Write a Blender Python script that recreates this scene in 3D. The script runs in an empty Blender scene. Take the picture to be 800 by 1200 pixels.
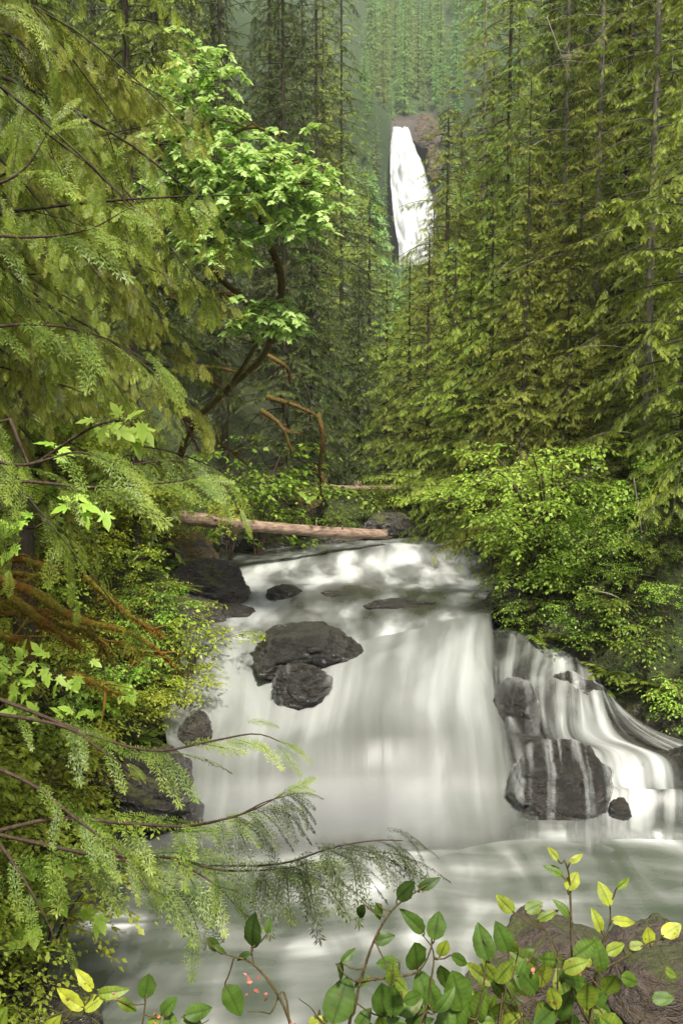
import bpy, bmesh, math, random
import numpy as np
from math import pi, sin, cos, radians
from mathutils import Vector

SC = bpy.context.scene
COL = SC.collection
RNG = np.random.default_rng(11)
F = 1250.0; PITCH = math.atan(150/1250)
CP, SP = cos(PITCH), sin(PITCH)

def P(px, py, Y):
    """point seen at photo pixel (px,py) of the 800x1200 photograph, at distance Y ahead of the viewpoint"""
    x = (px-400)/F; y = (600-py)/F
    d = np.array([x, CP+y*SP, -SP+y*CP]); d = d*(Y/d[1])
    return d
def proj(p):
    x, Y, z = p
    f = Y*CP - z*SP; u = Y*SP + z*CP
    return 400+F*x/f, 600-F*u/f

# ------------------------------------------------------------------ noise
_perm = np.random.default_rng(3).permutation(512)
_perm = np.concatenate([_perm, _perm, _perm])
def _h(i, j, k):
    return _perm[(_perm[(_perm[i & 511] + j) & 511] + k) & 511]/511.0
def vnoise(x, y, z=0.0):
    x = np.asarray(x, float); y = np.asarray(y, float)+0*x; z = np.asarray(z, float)+0*x
    i = np.floor(x).astype(int); j = np.floor(y).astype(int); k = np.floor(z).astype(int)
    fx = x-i; fy = y-j; fz = z-k
    fx = fx*fx*(3-2*fx); fy = fy*fy*(3-2*fy); fz = fz*fz*(3-2*fz)
    def L(a, b, t): return a+(b-a)*t
    r = L(L(L(_h(i,j,k),_h(i+1,j,k),fx), L(_h(i,j+1,k),_h(i+1,j+1,k),fx), fy),
          L(L(_h(i,j,k+1),_h(i+1,j,k+1),fx), L(_h(i,j+1,k+1),_h(i+1,j+1,k+1),fx), fy), fz)
    return r*2-1
def fbm(x, y, z=0.0, o=4, g=0.5):
    s = 0; a = 1; t = 0
    for q in range(o):
        s = s + a*vnoise(np.asarray(x)*2**q+17.3*q, np.asarray(y)*2**q-9.1*q, np.asarray(z)*2**q+5.7*q); t += a; a *= g
    return s/t

# ------------------------------------------------------------------ geometry collector
class Geo:
    def __init__(s): s.V = []; s.Q = []; s.T = []; s.A = []; s.n = 0; s.UV = []
    def add(s, V, quads=None, tris=None, tint=0.5):
        V = np.asarray(V, float).reshape(-1, 3)
        s.V.append(V)
        if quads is not None and len(quads): s.Q.append(np.asarray(quads, int).reshape(-1, 4)+s.n)
        if tris is not None and len(tris): s.T.append(np.asarray(tris, int).reshape(-1, 3)+s.n)
        t = np.asarray(tint, float)
        s.A.append(np.broadcast_to(t, (len(V),)) if t.ndim == 0 else t)
        s.n += len(V)
    def batch(s, tpl, M, O, tint):
        """tpl = (V, quads, tris, tipfactor); M (k,3,3) columns = axes; O (k,3); tint (k,)"""
        V, Q, T, tf = tpl
        k = len(M)
        if k == 0: return
        W = np.einsum('kij,nj->kni', M, V)+O[:, None, :]
        off = (np.arange(k)*len(V))[:, None, None]
        q = (Q[None]+off).reshape(-1, 4) if len(Q) else None
        t = (T[None]+off).reshape(-1, 3) if len(T) else None
        s.add(W.reshape(-1, 3), q, t, (tint[:, None]+tf[None]).reshape(-1))
    def mesh(s, name, smooth=False):
        me = bpy.data.meshes.new(name)
        V = np.concatenate(s.V) if s.V else np.zeros((0, 3))
        Q = np.concatenate(s.Q) if s.Q else np.zeros((0, 4), int)
        T = np.concatenate(s.T) if s.T else np.zeros((0, 3), int)
        me.vertices.add(len(V)); me.vertices.foreach_set('co', V.astype(np.float32).ravel())
        nl = Q.size+T.size
        me.loops.add(nl); me.loops.foreach_set('vertex_index', np.concatenate([Q.ravel(), T.ravel()]).astype(np.int32))
        me.polygons.add(len(Q)+len(T))
        ls = np.concatenate([np.arange(len(Q))*4, Q.size+np.arange(len(T))*3]).astype(np.int32)
        me.polygons.foreach_set('loop_start', ls)
        me.update(calc_edges=True)
        at = me.attributes.new('tint', 'FLOAT', 'POINT')
        at.data.foreach_set('value', np.concatenate(s.A).astype(np.float32))
        if smooth: me.polygons.foreach_set('use_smooth', np.ones(len(me.polygons), bool)); me.update()
        return me

def link(name, me, mat=None, parent=None, loc=None):
    o = bpy.data.objects.new(name, me); COL.objects.link(o)
    if mat is not None and me is not None and not me.materials: me.materials.append(mat)
    if parent is not None: o.parent = parent
    if loc is not None: o.location = loc
    return o
def tag(o, label=None, cat=None, group=None, kind=None):
    if label: o['label'] = label
    if cat: o['category'] = cat
    if group: o['group'] = group
    if kind: o['kind'] = kind
    return o
def thing(name, label, cat, loc=(0, 0, 0), group=None):
    o = bpy.data.objects.new(name, None); COL.objects.link(o); o.location = loc; o.empty_display_size = 0.3
    return tag(o, label, cat, group)
def copy_tree(o, parent=None):
    c = o.copy(); COL.objects.link(c)
    if parent is not None: c.parent = parent
    for ch in list(o.children): copy_tree(ch, c)
    return c

def nrm(v):
    v = np.asarray(v, float); return v/(np.linalg.norm(v, axis=-1, keepdims=True)+1e-9)
def smooth_path(pts, n):
    pts = np.asarray(pts, float)
    if len(pts) < 3:
        t = np.linspace(0, 1, n)[:, None]; return pts[0]*(1-t)+pts[-1]*t
    p = np.vstack([2*pts[0]-pts[1], pts, 2*pts[-1]-pts[-2]])
    out = []
    for u in np.linspace(0, len(pts)-1-1e-6, n):
        i = int(u); t = u-i; a, b, c, d = p[i:i+4]
        out.append(.5*((2*b)+(-a+c)*t+(2*a-5*b+4*c-d)*t*t+(-a+3*b-3*c+d)*t**3))
    return np.array(out)
def tube(g, pts, r, sides=6, tint=0.5, rough=0.0, seed=0.0, cap=True):
    pts = np.asarray(pts, float); n = len(pts)
    r = np.broadcast_to(np.asarray(r, float), (n,)) if np.ndim(r) < 2 else r
    d = nrm(np.gradient(pts, axis=0))
    ref = np.array([0.13, 0.21, 0.97]) if abs(d[:, 2]).mean() < .8 else np.array([1.0, 0.1, 0.05])
    a = nrm(np.cross(d, ref)); b = np.cross(d, a)
    ang = np.linspace(0, 2*pi, sides, endpoint=False)
    ring = a[:, None]*np.cos(ang)[None, :, None]+b[:, None]*np.sin(ang)[None, :, None]
    rr = r[:, None]*np.ones((1, sides))
    if rough:
        base = pts[:, None]+ring*rr[..., None]
        rr = rr*(1+rough*fbm(base[..., 0]/r.max()*.8+seed, base[..., 1]/r.max()*.8, base[..., 2]/r.max()*.8, 3))
    V = (pts[:, None]+ring*rr[..., None]).reshape(-1, 3)
    i = np.arange(n-1)[:, None]*sides; j = np.arange(sides)[None]; j2 = (j+1) % sides
    q = np.stack([i+j, i+j2, i+sides+j2, i+sides+j], -1).reshape(-1, 4)
    tr = None
    if cap:
        V = np.vstack([V, pts[0], pts[-1]]); c0 = n*sides; js = np.arange(sides)
        tr = np.vstack([np.stack([js*0+c0, (js+1) % sides, js], -1), np.stack([js*0+c0+1, (n-1)*sides+js, (n-1)*sides+(js+1) % sides], -1)])
    g.add(V, q, tr, tint)

# ------------------------------------------------------------------ materials
def newmat(name):
    m = bpy.data.materials.new(name); m.use_nodes = True
    nt = m.node_tree; nt.nodes.clear()
    out = nt.nodes.new('ShaderNodeOutputMaterial')
    return m, nt, out
def N(nt, typ, ins=None, **kw):
    n = nt.nodes.new(typ)
    for k, v in kw.items(): setattr(n, k, v)
    if ins:
        for k, v in ins.items():
            s = n.inputs[k]
            if isinstance(v, bpy.types.NodeSocket): nt.links.new(v, s)
            else: s.default_value = v
    return n
def ramp(nt, fac, stops):
    n = N(nt, 'ShaderNodeValToRGB', {'Fac': fac})
    e = n.color_ramp.elements
    while len(e) > 1: e.remove(e[-1])
    e[0].position = stops[0][0]; e[0].color = (*stops[0][1], 1) if len(stops[0][1]) == 3 else stops[0][1]
    for p, c in stops[1:]:
        q = e.new(p); q.color = (*c, 1)
    return n
def g3(v): return (v, v, v)

def leaf_mat(name, dark, mid, light, transl=0.35, rough=0.45, spec=0.35, hue=0.02):
    m, nt, out = newmat(name)
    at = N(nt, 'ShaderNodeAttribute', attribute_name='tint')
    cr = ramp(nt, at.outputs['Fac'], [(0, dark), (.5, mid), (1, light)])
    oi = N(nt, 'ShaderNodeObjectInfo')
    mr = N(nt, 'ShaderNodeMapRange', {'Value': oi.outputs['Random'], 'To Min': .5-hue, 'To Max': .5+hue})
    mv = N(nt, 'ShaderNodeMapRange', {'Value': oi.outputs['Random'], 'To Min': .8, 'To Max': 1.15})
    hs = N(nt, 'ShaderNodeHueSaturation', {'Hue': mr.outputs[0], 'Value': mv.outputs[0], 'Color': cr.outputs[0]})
    pb = N(nt, 'ShaderNodeBsdfPrincipled', {'Base Color': hs.outputs[0], 'Roughness': rough, 'Specular IOR Level': spec})
    gm = N(nt, 'ShaderNodeHueSaturation', {'Hue': .49, 'Saturation': 1.1, 'Value': 1.5, 'Color': hs.outputs[0]})
    tl = N(nt, 'ShaderNodeBsdfTranslucent', {'Color': gm.outputs[0]})
    mx = N(nt, 'ShaderNodeMixShader', {0: transl, 1: pb.outputs[0], 2: tl.outputs[0]})
    nt.links.new(mx.outputs[0], out.inputs[0])
    return m

def mixc(nt, fac, a, b):
    m = nt.nodes.new('ShaderNodeMix'); m.data_type = 'RGBA'
    for s, v in ((m.inputs[0], fac), (m.inputs[6], a), (m.inputs[7], b)):
        if isinstance(v, bpy.types.NodeSocket): nt.links.new(v, s)
        elif s == m.inputs[0]: s.default_value = v
        else: s.default_value = (*v, 1)
    return m.outputs[2]

def bark_mat(name, c1, c2, scale=3.0, stretch=6.0, moss=None, mossamt=.4, ax=None):
    m, nt, out = newmat(name)
    tc = N(nt, 'ShaderNodeTexCoord')
    mp = N(nt, 'ShaderNodeMapping', {'Vector': tc.outputs['Object'], 'Scale': ax or (scale*stretch, scale*stretch, scale)})
    n1 = N(nt, 'ShaderNodeTexNoise', {'Vector': mp.outputs[0], 'Scale': 1.0, 'Detail': 6.0, 'Roughness': .65})
    cr = ramp(nt, n1.outputs[0], [(.3, c1), (.7, c2)])
    col = cr.outputs[0]
    if moss:
        n2 = N(nt, 'ShaderNodeTexNoise', {'Vector': tc.outputs['Object'], 'Scale': 2.2, 'Detail': 4.0})
        r2 = ramp(nt, n2.outputs[0], [(.62-mossamt*.4, g3(0)), (.75-mossamt*.4, g3(1))])
        n3 = N(nt, 'ShaderNodeTexNoise', {'Vector': tc.outputs['Object'], 'Scale': 25.0, 'Detail': 3.0})
        mc = ramp(nt, n3.outputs[0], [(.3, tuple(.45*c for c in moss)), (.7, tuple(1.3*c for c in moss))])
        col = mixc(nt, r2.outputs[0], col, mc.outputs[0])
    bp = N(nt, 'ShaderNodeBump', {'Height': n1.outputs[0], 'Strength': .8, 'Distance': .04})
    pb = N(nt, 'ShaderNodeBsdfPrincipled', {'Base Color': col, 'Roughness': .85, 'Normal': bp.outputs[0], 'Specular IOR Level': .25})
    nt.links.new(pb.outputs[0], out.inputs[0])
    return m

def rock_mat(name, c1, c2, moss=0.3, rough=.38, scale=1.0, mosscol=(.09, .1, .015)):
    m, nt, out = newmat(name)
    tc = N(nt, 'ShaderNodeNewGeometry')
    pos = tc.outputs['Position']
    n1 = N(nt, 'ShaderNodeTexNoise', {'Vector': pos, 'Scale': 2.3*scale, 'Detail': 9.0, 'Roughness': .68})
    mp = N(nt, 'ShaderNodeMapping', {'Vector': pos, 'Scale': (1.4*scale, 1.4*scale, 3*scale), 'Rotation': (.5, .5, .3)})
    n2 = N(nt, 'ShaderNodeTexNoise', {'Vector': mp.outputs[0], 'Scale': 2.2, 'Detail': 7.0, 'Roughness': .6})
    vo = N(nt, 'ShaderNodeTexVoronoi', {'Vector': mp.outputs[0], 'Scale': 1.6}, feature='DISTANCE_TO_EDGE')
    ve = ramp(nt, vo.outputs['Distance'], [(0, g3(0)), (.09, g3(1))])
    cr = ramp(nt, n1.outputs[0], [(.25, c1), (.52, tuple((a+b)/2 for a, b in zip(c1, c2))), (.75, c2)])
    col = cr.outputs[0]
    ad = N(nt, 'ShaderNodeMath', {0: n1.outputs[0], 1: n2.outputs[0]}, operation='ADD')
    ad2 = N(nt, 'ShaderNodeMath', {0: ve.outputs[0], 1: .12}, operation='MULTIPLY')
    ad3 = N(nt, 'ShaderNodeMath', {0: ad.outputs[0], 1: ad2.outputs[0]}, operation='ADD')
    bp = N(nt, 'ShaderNodeBump', {'Height': ad3.outputs[0], 'Strength': 1.0, 'Distance': .26/scale})
    rgh = rough
    if moss > 0:
        sx = N(nt, 'ShaderNodeSeparateXYZ', {0: tc.outputs['Normal']})
        n3 = N(nt, 'ShaderNodeTexNoise', {'Vector': pos, 'Scale': 1.1*scale, 'Detail': 6.0})
        a = N(nt, 'ShaderNodeMath', {0: sx.outputs['Z'], 1: .35}, operation='MULTIPLY')
        b = N(nt, 'ShaderNodeMath', {0: a.outputs[0], 1: n3.outputs[0]}, operation='ADD')
        th = 1.05-moss*.5
        r = ramp(nt, b.outputs[0], [(max(0, th-.07), g3(0)), (min(1, th+.05), g3(1))])
        n4 = N(nt, 'ShaderNodeTexNoise', {'Vector': pos, 'Scale': 14*scale, 'Detail': 4.0})
        mc = ramp(nt, n4.outputs[0], [(.3, tuple(.4*c for c in mosscol)), (.7, mosscol)])
        col = mixc(nt, r.outputs[0], col, mc.outputs[0])
        rr = N(nt, 'ShaderNodeMapRange', {'Value': r.outputs[0], 'To Min': rough, 'To Max': .95})
        rgh = rr.outputs[0]
    pb = N(nt, 'ShaderNodeBsdfPrincipled', {'Base Color': col, 'Roughness': rgh, 'Normal': bp.outputs[0], 'Specular IOR Level': .5, 'Coat Weight': .4 if rough < .3 else 0., 'Coat Roughness': .18, 'Coat Normal': bp.outputs[0]})
    nt.links.new(pb.outputs[0], out.inputs[0])
    return m

def water_mat(name, foam_col=(.8, .82, .78), deep=(.075, .085, .06), midc=None, an=.45, fmin=.05, fmax=1.45, white=None, su=3.0, sv=.35, contrast=.35, bump=.05, soft=True):
    """long-exposure water: silky foam streaks over darker water; 'foam' and 'alpha' come with the mesh"""
    m, nt, out = newmat(name)
    uv = N(nt, 'ShaderNodeUVMap', uv_map='flow')
    fo = N(nt, 'ShaderNodeAttribute', attribute_name='tint')
    al = N(nt, 'ShaderNodeAttribute', attribute_name='alpha')
    mp = N(nt, 'ShaderNodeMapping', {'Vector': uv.outputs[0], 'Scale': (su, sv, 1)})
    n1 = N(nt, 'ShaderNodeTexNoise', {'Vector': mp.outputs[0], 'Scale': 1.0, 'Detail': 4.0, 'Roughness': .5, 'Distortion': .3})
    mp2 = N(nt, 'ShaderNodeMapping', {'Vector': uv.outputs[0], 'Scale': (.8, .25, 1)})
    n2 = N(nt, 'ShaderNodeTexNoise', {'Vector': mp2.outputs[0], 'Scale': 1.0, 'Detail': 3.0, 'Roughness': .5, 'Distortion': .6})
    s = N(nt, 'ShaderNodeMath', {0: n1.outputs[0], 1: n2.outputs[0]}, operation='ADD')
    s2 = N(nt, 'ShaderNodeMath', {0: s.outputs[0], 1: -1.0}, operation='ADD')
    s3 = N(nt, 'ShaderNodeMath', {0: s2.outputs[0], 1: contrast*4}, operation='MULTIPLY')
    s4 = N(nt, 'ShaderNodeMath', {0: s3.outputs[0], 1: fo.outputs['Fac']}, operation='ADD')
    cl = N(nt, 'ShaderNodeMapRange', {'Value': s4.outputs[0], 'From Min': fmin, 'From Max': fmax}, interpolation_type='SMOOTHSTEP')
    mid = midc or tuple(.4*a+.6*b for a, b in zip(foam_col, deep))
    col = ramp(nt, cl.outputs[0], [(0, deep), (.36, mid), (.66, foam_col), (1, white)] if white else [(0, deep), (.5, mid), (1, foam_col)]).outputs[0]
    rg = N(nt, 'ShaderNodeMapRange', {'Value': cl.outputs[0], 'To Min': .22, 'To Max': .75})
    bp = N(nt, 'ShaderNodeBump', {'Height': s.outputs[0], 'Strength': .4, 'Distance': bump})
    pb = N(nt, 'ShaderNodeBsdfPrincipled', {'Base Color': col, 'Roughness': rg.outputs[0], 'Normal': bp.outputs[0], 'Specular IOR Level': .4})
    tr = N(nt, 'ShaderNodeBsdfTransparent')
    # edges fray along the streaks
    a1 = N(nt, 'ShaderNodeMath', {0: al.outputs['Fac'], 1: 1.6}, operation='MULTIPLY')
    a0 = N(nt, 'ShaderNodeMath', {0: s2.outputs[0], 1: an}, operation='MULTIPLY')
    a2 = N(nt, 'ShaderNodeMath', {0: a0.outputs[0], 1: a1.outputs[0]}, operation='ADD')
    a3 = N(nt, 'ShaderNodeMapRange', {'Value': a2.outputs[0], 'From Min': 0., 'From Max': 1.}, interpolation_type='SMOOTHSTEP')
    mx = N(nt, 'ShaderNodeMixShader', {0: a3.outputs[0], 1: tr.outputs[0], 2: pb.outputs[0]})
    nt.links.new(mx.outputs[0], out.inputs[0])
    return m

def ground_mat():
    m, nt, out = newmat('forest_floor')
    ge = N(nt, 'ShaderNodeNewGeometry'); pos = ge.outputs['Position']
    n1 = N(nt, 'ShaderNodeTexNoise', {'Vector': pos, 'Scale': .8, 'Detail': 8.0, 'Roughness': .65})
    n2 = N(nt, 'ShaderNodeTexNoise', {'Vector': pos, 'Scale': 6.0, 'Detail': 6.0, 'Roughness': .7})
    c1 = ramp(nt, n1.outputs[0], [(.3, (.035, .022, .01)), (.42, (.045, .05, .012)), (.6, (.045, .07, .014)), (.75, (.09, .07, .015))])
    c2 = ramp(nt, n2.outputs[0], [(.3, g3(.35)), (.7, g3(1.4))])
    mu = N(nt, 'ShaderNodeVectorMath', {0: c1.outputs[0], 1: c2.outputs[0]}, operation='MULTIPLY')
    sx = N(nt, 'ShaderNodeSeparateXYZ', {0: pos})
    zz = N(nt, 'ShaderNodeMath', {0: n1.outputs[0], 1: 1.6}, operation='MULTIPLY')
    # wet rock shows along the stream, where the spray keeps the bank bare
    bare = N(nt, 'ShaderNodeAttribute', attribute_name='tint')
    z2 = N(nt, 'ShaderNodeMath', {0: n1.outputs[0], 1: bare.outputs['Fac']}, operation='ADD')
    fy = N(nt, 'ShaderNodeMapRange', {'Value': sx.outputs['Y'], 'From Min': 50., 'From Max': 110.})
    gr = mixc(nt, fy.outputs[0], mu.outputs[0], (.028, .05, .014))
    rr = ramp(nt, z2.outputs[0], [(.85, g3(0)), (1.0, g3(1))])
    rk = ramp(nt, n2.outputs[0], [(.3, (.018, .014, .012)), (.7, (.1, .08, .065))])
    col = mixc(nt, rr.outputs[0], gr, rk.outputs[0])
    ad = N(nt, 'ShaderNodeMath', {0: n1.outputs[0], 1: n2.outputs[0]}, operation='ADD')
    bp = N(nt, 'ShaderNodeBump', {'Height': ad.outputs[0], 'Strength': 1.0, 'Distance': .25})
    rg = N(nt, 'ShaderNodeMapRange', {'Value': rr.outputs[0], 'To Min': .95, 'To Max': .45})
    pb = N(nt, 'ShaderNodeBsdfPrincipled', {'Base Color': col, 'Roughness': rg.outputs[0], 'Normal': bp.outputs[0]})
    nt.links.new(pb.outputs[0], out.inputs[0])
    return m

M = {}
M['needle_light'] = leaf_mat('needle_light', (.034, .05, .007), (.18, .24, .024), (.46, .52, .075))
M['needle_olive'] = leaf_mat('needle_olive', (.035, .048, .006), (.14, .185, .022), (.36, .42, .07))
M['needle_shaded'] = leaf_mat('needle_shaded', (.010, .018, .005), (.042, .062, .012), (.15, .20, .035))  # needles darkened: the forest's deep shade is put into the colour
M['needle_far'] = leaf_mat('needle_far', (.10, .17, .045), (.18, .29, .075), (.30, .42, .13), hue=.03)  # paler needles: some of the distance haze is put into the colour
M['cedar'] = leaf_mat('cedar', (.035, .055, .008), (.12, .17, .022), (.28, .32, .06))
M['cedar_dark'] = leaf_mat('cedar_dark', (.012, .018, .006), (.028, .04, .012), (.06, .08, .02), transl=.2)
M['maple'] = leaf_mat('maple', (.05, .10, .02), (.22, .35, .08), (.46, .58, .22), transl=.45, hue=.01)
M['shrub_yellow'] = leaf_mat('shrub_yellow', (.06, .085, .008), (.22, .27, .025), (.44, .48, .07), transl=.45)
M['shrub_green'] = leaf_mat('shrub_green', (.025, .055, .006), (.095, .175, .018), (.26, .36, .05), transl=.4)
M['shrub_lime'] = leaf_mat('shrub_lime', (.06, .12, .012), (.21, .36, .04), (.42, .58, .11), transl=.45, hue=.01)
M['bark'] = bark_mat('bark', (.012, .009, .006), (.05, .037, .026), moss=(.05, .06, .01), mossamt=.35)
M['bark_pale'] = bark_mat('bark_pale', (.06, .05, .04), (.30, .27, .22), scale=4, stretch=3, moss=(.04, .04, .01), mossamt=.2)
M['twig'] = bark_mat('twig', (.03, .018, .012), (.09, .06, .04), scale=8)
M['moss_rust'] = bark_mat('moss_rust', (.07, .03, .004), (.34, .165, .02), scale=14, stretch=1, moss=(.24, .20, .02), mossamt=.5)
M['moss_limb'] = bark_mat('moss_limb', (.035, .02, .006), (.14, .085, .02), scale=14, stretch=1, moss=(.09, .08, .01), mossamt=.3)
M['log'] = bark_mat('log', (.06, .035, .025), (.33, .235, .175), ax=(.8, 12, 12), moss=(.10, .08, .04), mossamt=.12)
M['rock'] = rock_mat('rock', (.009, .008, .007), (.085, .074, .06), moss=.35, rough=.24)
M['rock_wet'] = rock_mat('rock_wet', (.006, .006, .005), (.048, .042, .034), moss=.0, rough=.16)
M['rock_mossy'] = rock_mat('rock_mossy', (.02, .014, .008), (.10, .07, .045), moss=.75, mosscol=(.13, .09, .012))
M['rock_brown'] = rock_mat('rock_brown', (.012, .009, .007), (.12, .09, .07), moss=.4, scale=2.6, rough=.5, mosscol=(.07, .08, .02))
M['rock_far'] = rock_mat('rock_far', (.05, .035, .028), (.2, .14, .11), moss=.85, scale=.35, rough=.8)
M['ground'] = ground_mat()
M['fall'] = water_mat('falling_water', foam_col=(.34, .356, .35), midc=(.128, .135, .126), deep=(.055, .058, .05), su=1.3, sv=.06, contrast=.17, bump=.06)
M['veil'] = water_mat('veil_water', foam_col=(.45, .47, .46), midc=(.17, .178, .17), deep=(.04, .042, .035), an=2.2, su=2.6, sv=.12, contrast=.45, bump=.03)
M['river'] = water_mat('river_water', foam_col=(.42, .44, .43), midc=(.125, .131, .124), deep=(.025, .027, .02), fmin=.12, fmax=1.35, su=1.0, sv=.45, contrast=.35, bump=.06)
M['pool'] = water_mat('pool_water', fmin=-.1, fmax=1.85, white=(.85, .86, .86), foam_col=(.30, .315, .30), midc=(.15, .157, .145), deep=(.05, .062, .045), su=.32, sv=.9, contrast=.52, bump=.05)
M['farfall'] = water_mat('far_falling_water', foam_col=(.50, .52, .53), midc=(.28, .30, .30), deep=(.12, .13, .13), su=.8, sv=.04, contrast=.42, an=1.6, fmax=1.25, bump=.4)

# ------------------------------------------------------------------ terrain
def tab(Y, xs, ys): return np.interp(Y, xs, ys)
tY = [0, 8, 12.5, 16, 19, 21, 23, 25, 27, 29, 33, 38, 43, 46, 60, 120, 300, 700]
tXL = [-3.2, -3.4, -3.7, -4.3, -5.2, -4.9, -4.3, -3.5, -3.6, -4.0, -4.1, -4.3, -4.6, -4, -2, 4, 14, 14]
tXR = [30, 30, 30, 30, 25, 16, 10.5, 8.6, 6.3, 4.9, 5.4, 6.0, 6.0, 4, 4, 10, 26, 26]
tB = [-10.6, -10.6, -10.6, -10.6, -10.6, -10.6, -10.6, -10.4, -8.8, -7.7, -7.5, -7.3, -6.9, -5.6, -4.6, 1, 33, 33]
def terrain(x, Y):
    x = np.asarray(x, float); Y = np.asarray(Y, float)
    xl = tab(Y, tY, tXL); xr = tab(Y, tY, tXR); zb = tab(Y, tY, tB)
    # far wall with the tall waterfall
    wall = np.clip((Y-301-2.5*fbm(x*.06, Y*0+.5))/5, 0, 1); wall = wall*wall*(3-2*wall)
    zb = zb+wall*39+np.clip(Y-306, 0, None)*.52
    dl = np.clip(xl-x, 0, None); dr = np.clip(x-xr, 0, None)
    big = np.clip((Y-50)/100, 0, 1)
    def rise(d, s1, s2, cap):
        a = np.minimum(d, .6)*2.0+np.clip(d-.6, 0, 7)*s1+np.clip(d-7.6, 0, None)*s2
        return cap*(1-np.exp(-a/cap))
    z = zb+rise(dl, 1.0, .75, 170)+rise(dr, 1.05, .8, 190)
    rough = np.clip(np.minimum(np.maximum(dl, dr), 3), 0, 3)/3
    z = z+rough*(.55*fbm(x*.5, Y*.5, 0, 5)+big*3.0*fbm(x*.05, Y*.05, 3.3, 3))+.15*fbm(x*1.3, Y*1.3, 7, 4)
    # the ledge the photographer stands on
    near = -1.75-np.clip(Y-1.2, 0, None)*.78-np.clip(-x-2.5, 0, None)*.1+np.clip(x-3, 0, None)*.0+.25*fbm(x*.9, Y*.9, 5, 4)
    near = np.where(Y < 14.5, near, -99)
    return np.maximum(z, near)
def tz(x, Y): return float(terrain(np.array([x]), np.array([Y]))[0])

def axis(a, b, step, lo, hi, grow):
    v = list(np.arange(a, b+1e-6, step)); s = step
    while v[-1] < hi: s *= grow; v.append(v[-1]+s)
    s = step
    while v[0] > lo: s *= grow; v.insert(0, v[0]-s)
    return np.array(v)
gx = axis(-14, 16, .22, -900, 900, 1.045); gy = axis(-2, 48, .22, -300, 1500, 1.03)
# keep the cliff behind the far fall sharp
gy = np.unique(np.concatenate([gy, np.arange(296, 312, .8)]))
X, Yg = np.meshgrid(gx, gy); Z = terrain(X, Yg)
nx, ny = len(gx), len(gy)
i = np.arange(ny-1)[:, None]*nx+np.arange(nx-1)[None]
g = Geo()
edge = np.minimum(np.abs(X-tab(Yg, tY, tXL)), np.abs(X-tab(Yg, tY, tXR)))
bare = np.clip(1-edge/2.2, -.2, 1)*.55
bare = np.where((Yg > 296) & (Yg < 312) & (X > 15) & (X < 26), .6, bare)
g.add(np.stack([X, Yg, Z], -1).reshape(-1, 3), np.stack([i, i+1, i+nx+1, i+nx], -1).reshape(-1, 4), None, bare.ravel())
tag(link('ground', g.mesh('ground', True), M['ground']), kind='structure')

# ------------------------------------------------------------------ water sheets
def crm(a, n):
    """Catmull-Rom up-sampling of axis 0"""
    a = np.concatenate([2*a[:1]-a[1:2], a, 2*a[-1:]-a[-2:-1]])
    k = a.shape[0]-3; u = np.linspace(0, k, k*n+1); i = np.minimum(u.astype(int), k-1)
    t = (u-i).reshape((-1,)+(1,)*(a.ndim-1)); p0, p1, p2, p3 = a[i], a[i+1], a[i+2], a[i+3]
    return .5*(2*p1+(p2-p0)*t+(2*p0-5*p1+4*p2-p3)*t*t+(3*p1-p0-3*p2+p3)*t**3)
def sheet(rows, n=14, m=14, wob=.08, wseed=0., ribs=0.0):
    """rows[r][c] = (px, py, Y, foam, alpha) -> grid of points, foam, alpha, flow coordinates"""
    A = np.array(rows, float)
    W = np.zeros(A.shape[:2]+(5,))
    for r in range(A.shape[0]):
        for c in range(A.shape[1]):
            W[r, c, :3] = P(*A[r, c, :3]); W[r, c, 3:] = A[r, c, 3:]
    W = crm(W, n); W = np.swapaxes(crm(np.swapaxes(W, 0, 1), m), 0, 1)
    V = W[..., :3].copy()
    du = np.linalg.norm(np.diff(V, axis=1), axis=2).mean(0); u = np.concatenate([[0], np.cumsum(du)])
    dv = np.linalg.norm(np.diff(V, axis=0), axis=2); v = np.vstack([np.zeros((1, V.shape[1])), np.cumsum(dv, 0)])
    U = np.broadcast_to(u[None], v.shape)
    nr = np.cross(np.gradient(V, axis=1), -np.gradient(V, axis=0)); nr = nrm(nr); nr *= np.where(nr[..., 2:3]-.3*nr[..., 1:2] < 0, -1, 1)
    d = wob*fbm(U*.9+wseed, v*.35, wseed, 3)+ribs*fbm(U*3.1+wseed, v*.1, 2+wseed, 2)
    V += nr*(d*np.clip((V[..., 2]+9.6)/1.2, 0, 1))[..., None]
    return V, np.clip(W[..., 3], 0, 1.2), np.clip(W[..., 4], 0, 1), U, v
def sheet_obj(name, S, mat, r0=0, r1=None, parent=None):
    V, fo, al, U, v = [a[r0:r1] for a in S]
    R, C = V.shape[:2]
    i = np.arange(R-1)[:, None]*C+np.arange(C-1)[None]
    g = Geo(); q = np.stack([i, i+C, i+C+1, i+1], -1).reshape(-1, 4)
    g.add(V.reshape(-1, 3), q, None, fo.ravel())
    me = g.mesh(name, True)
    a = me.attributes.new('alpha', 'FLOAT', 'POINT'); a.data.foreach_set('value', al.astype(np.float32).ravel())
    uv = me.uv_layers.new(name='flow')
    uvv = np.stack([U.ravel(), v.ravel()], -1)[q.ravel()]
    uv.data.foreach_set('uv', uvv.astype(np.float32).ravel())
    return link(name, me, mat, parent)

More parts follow.
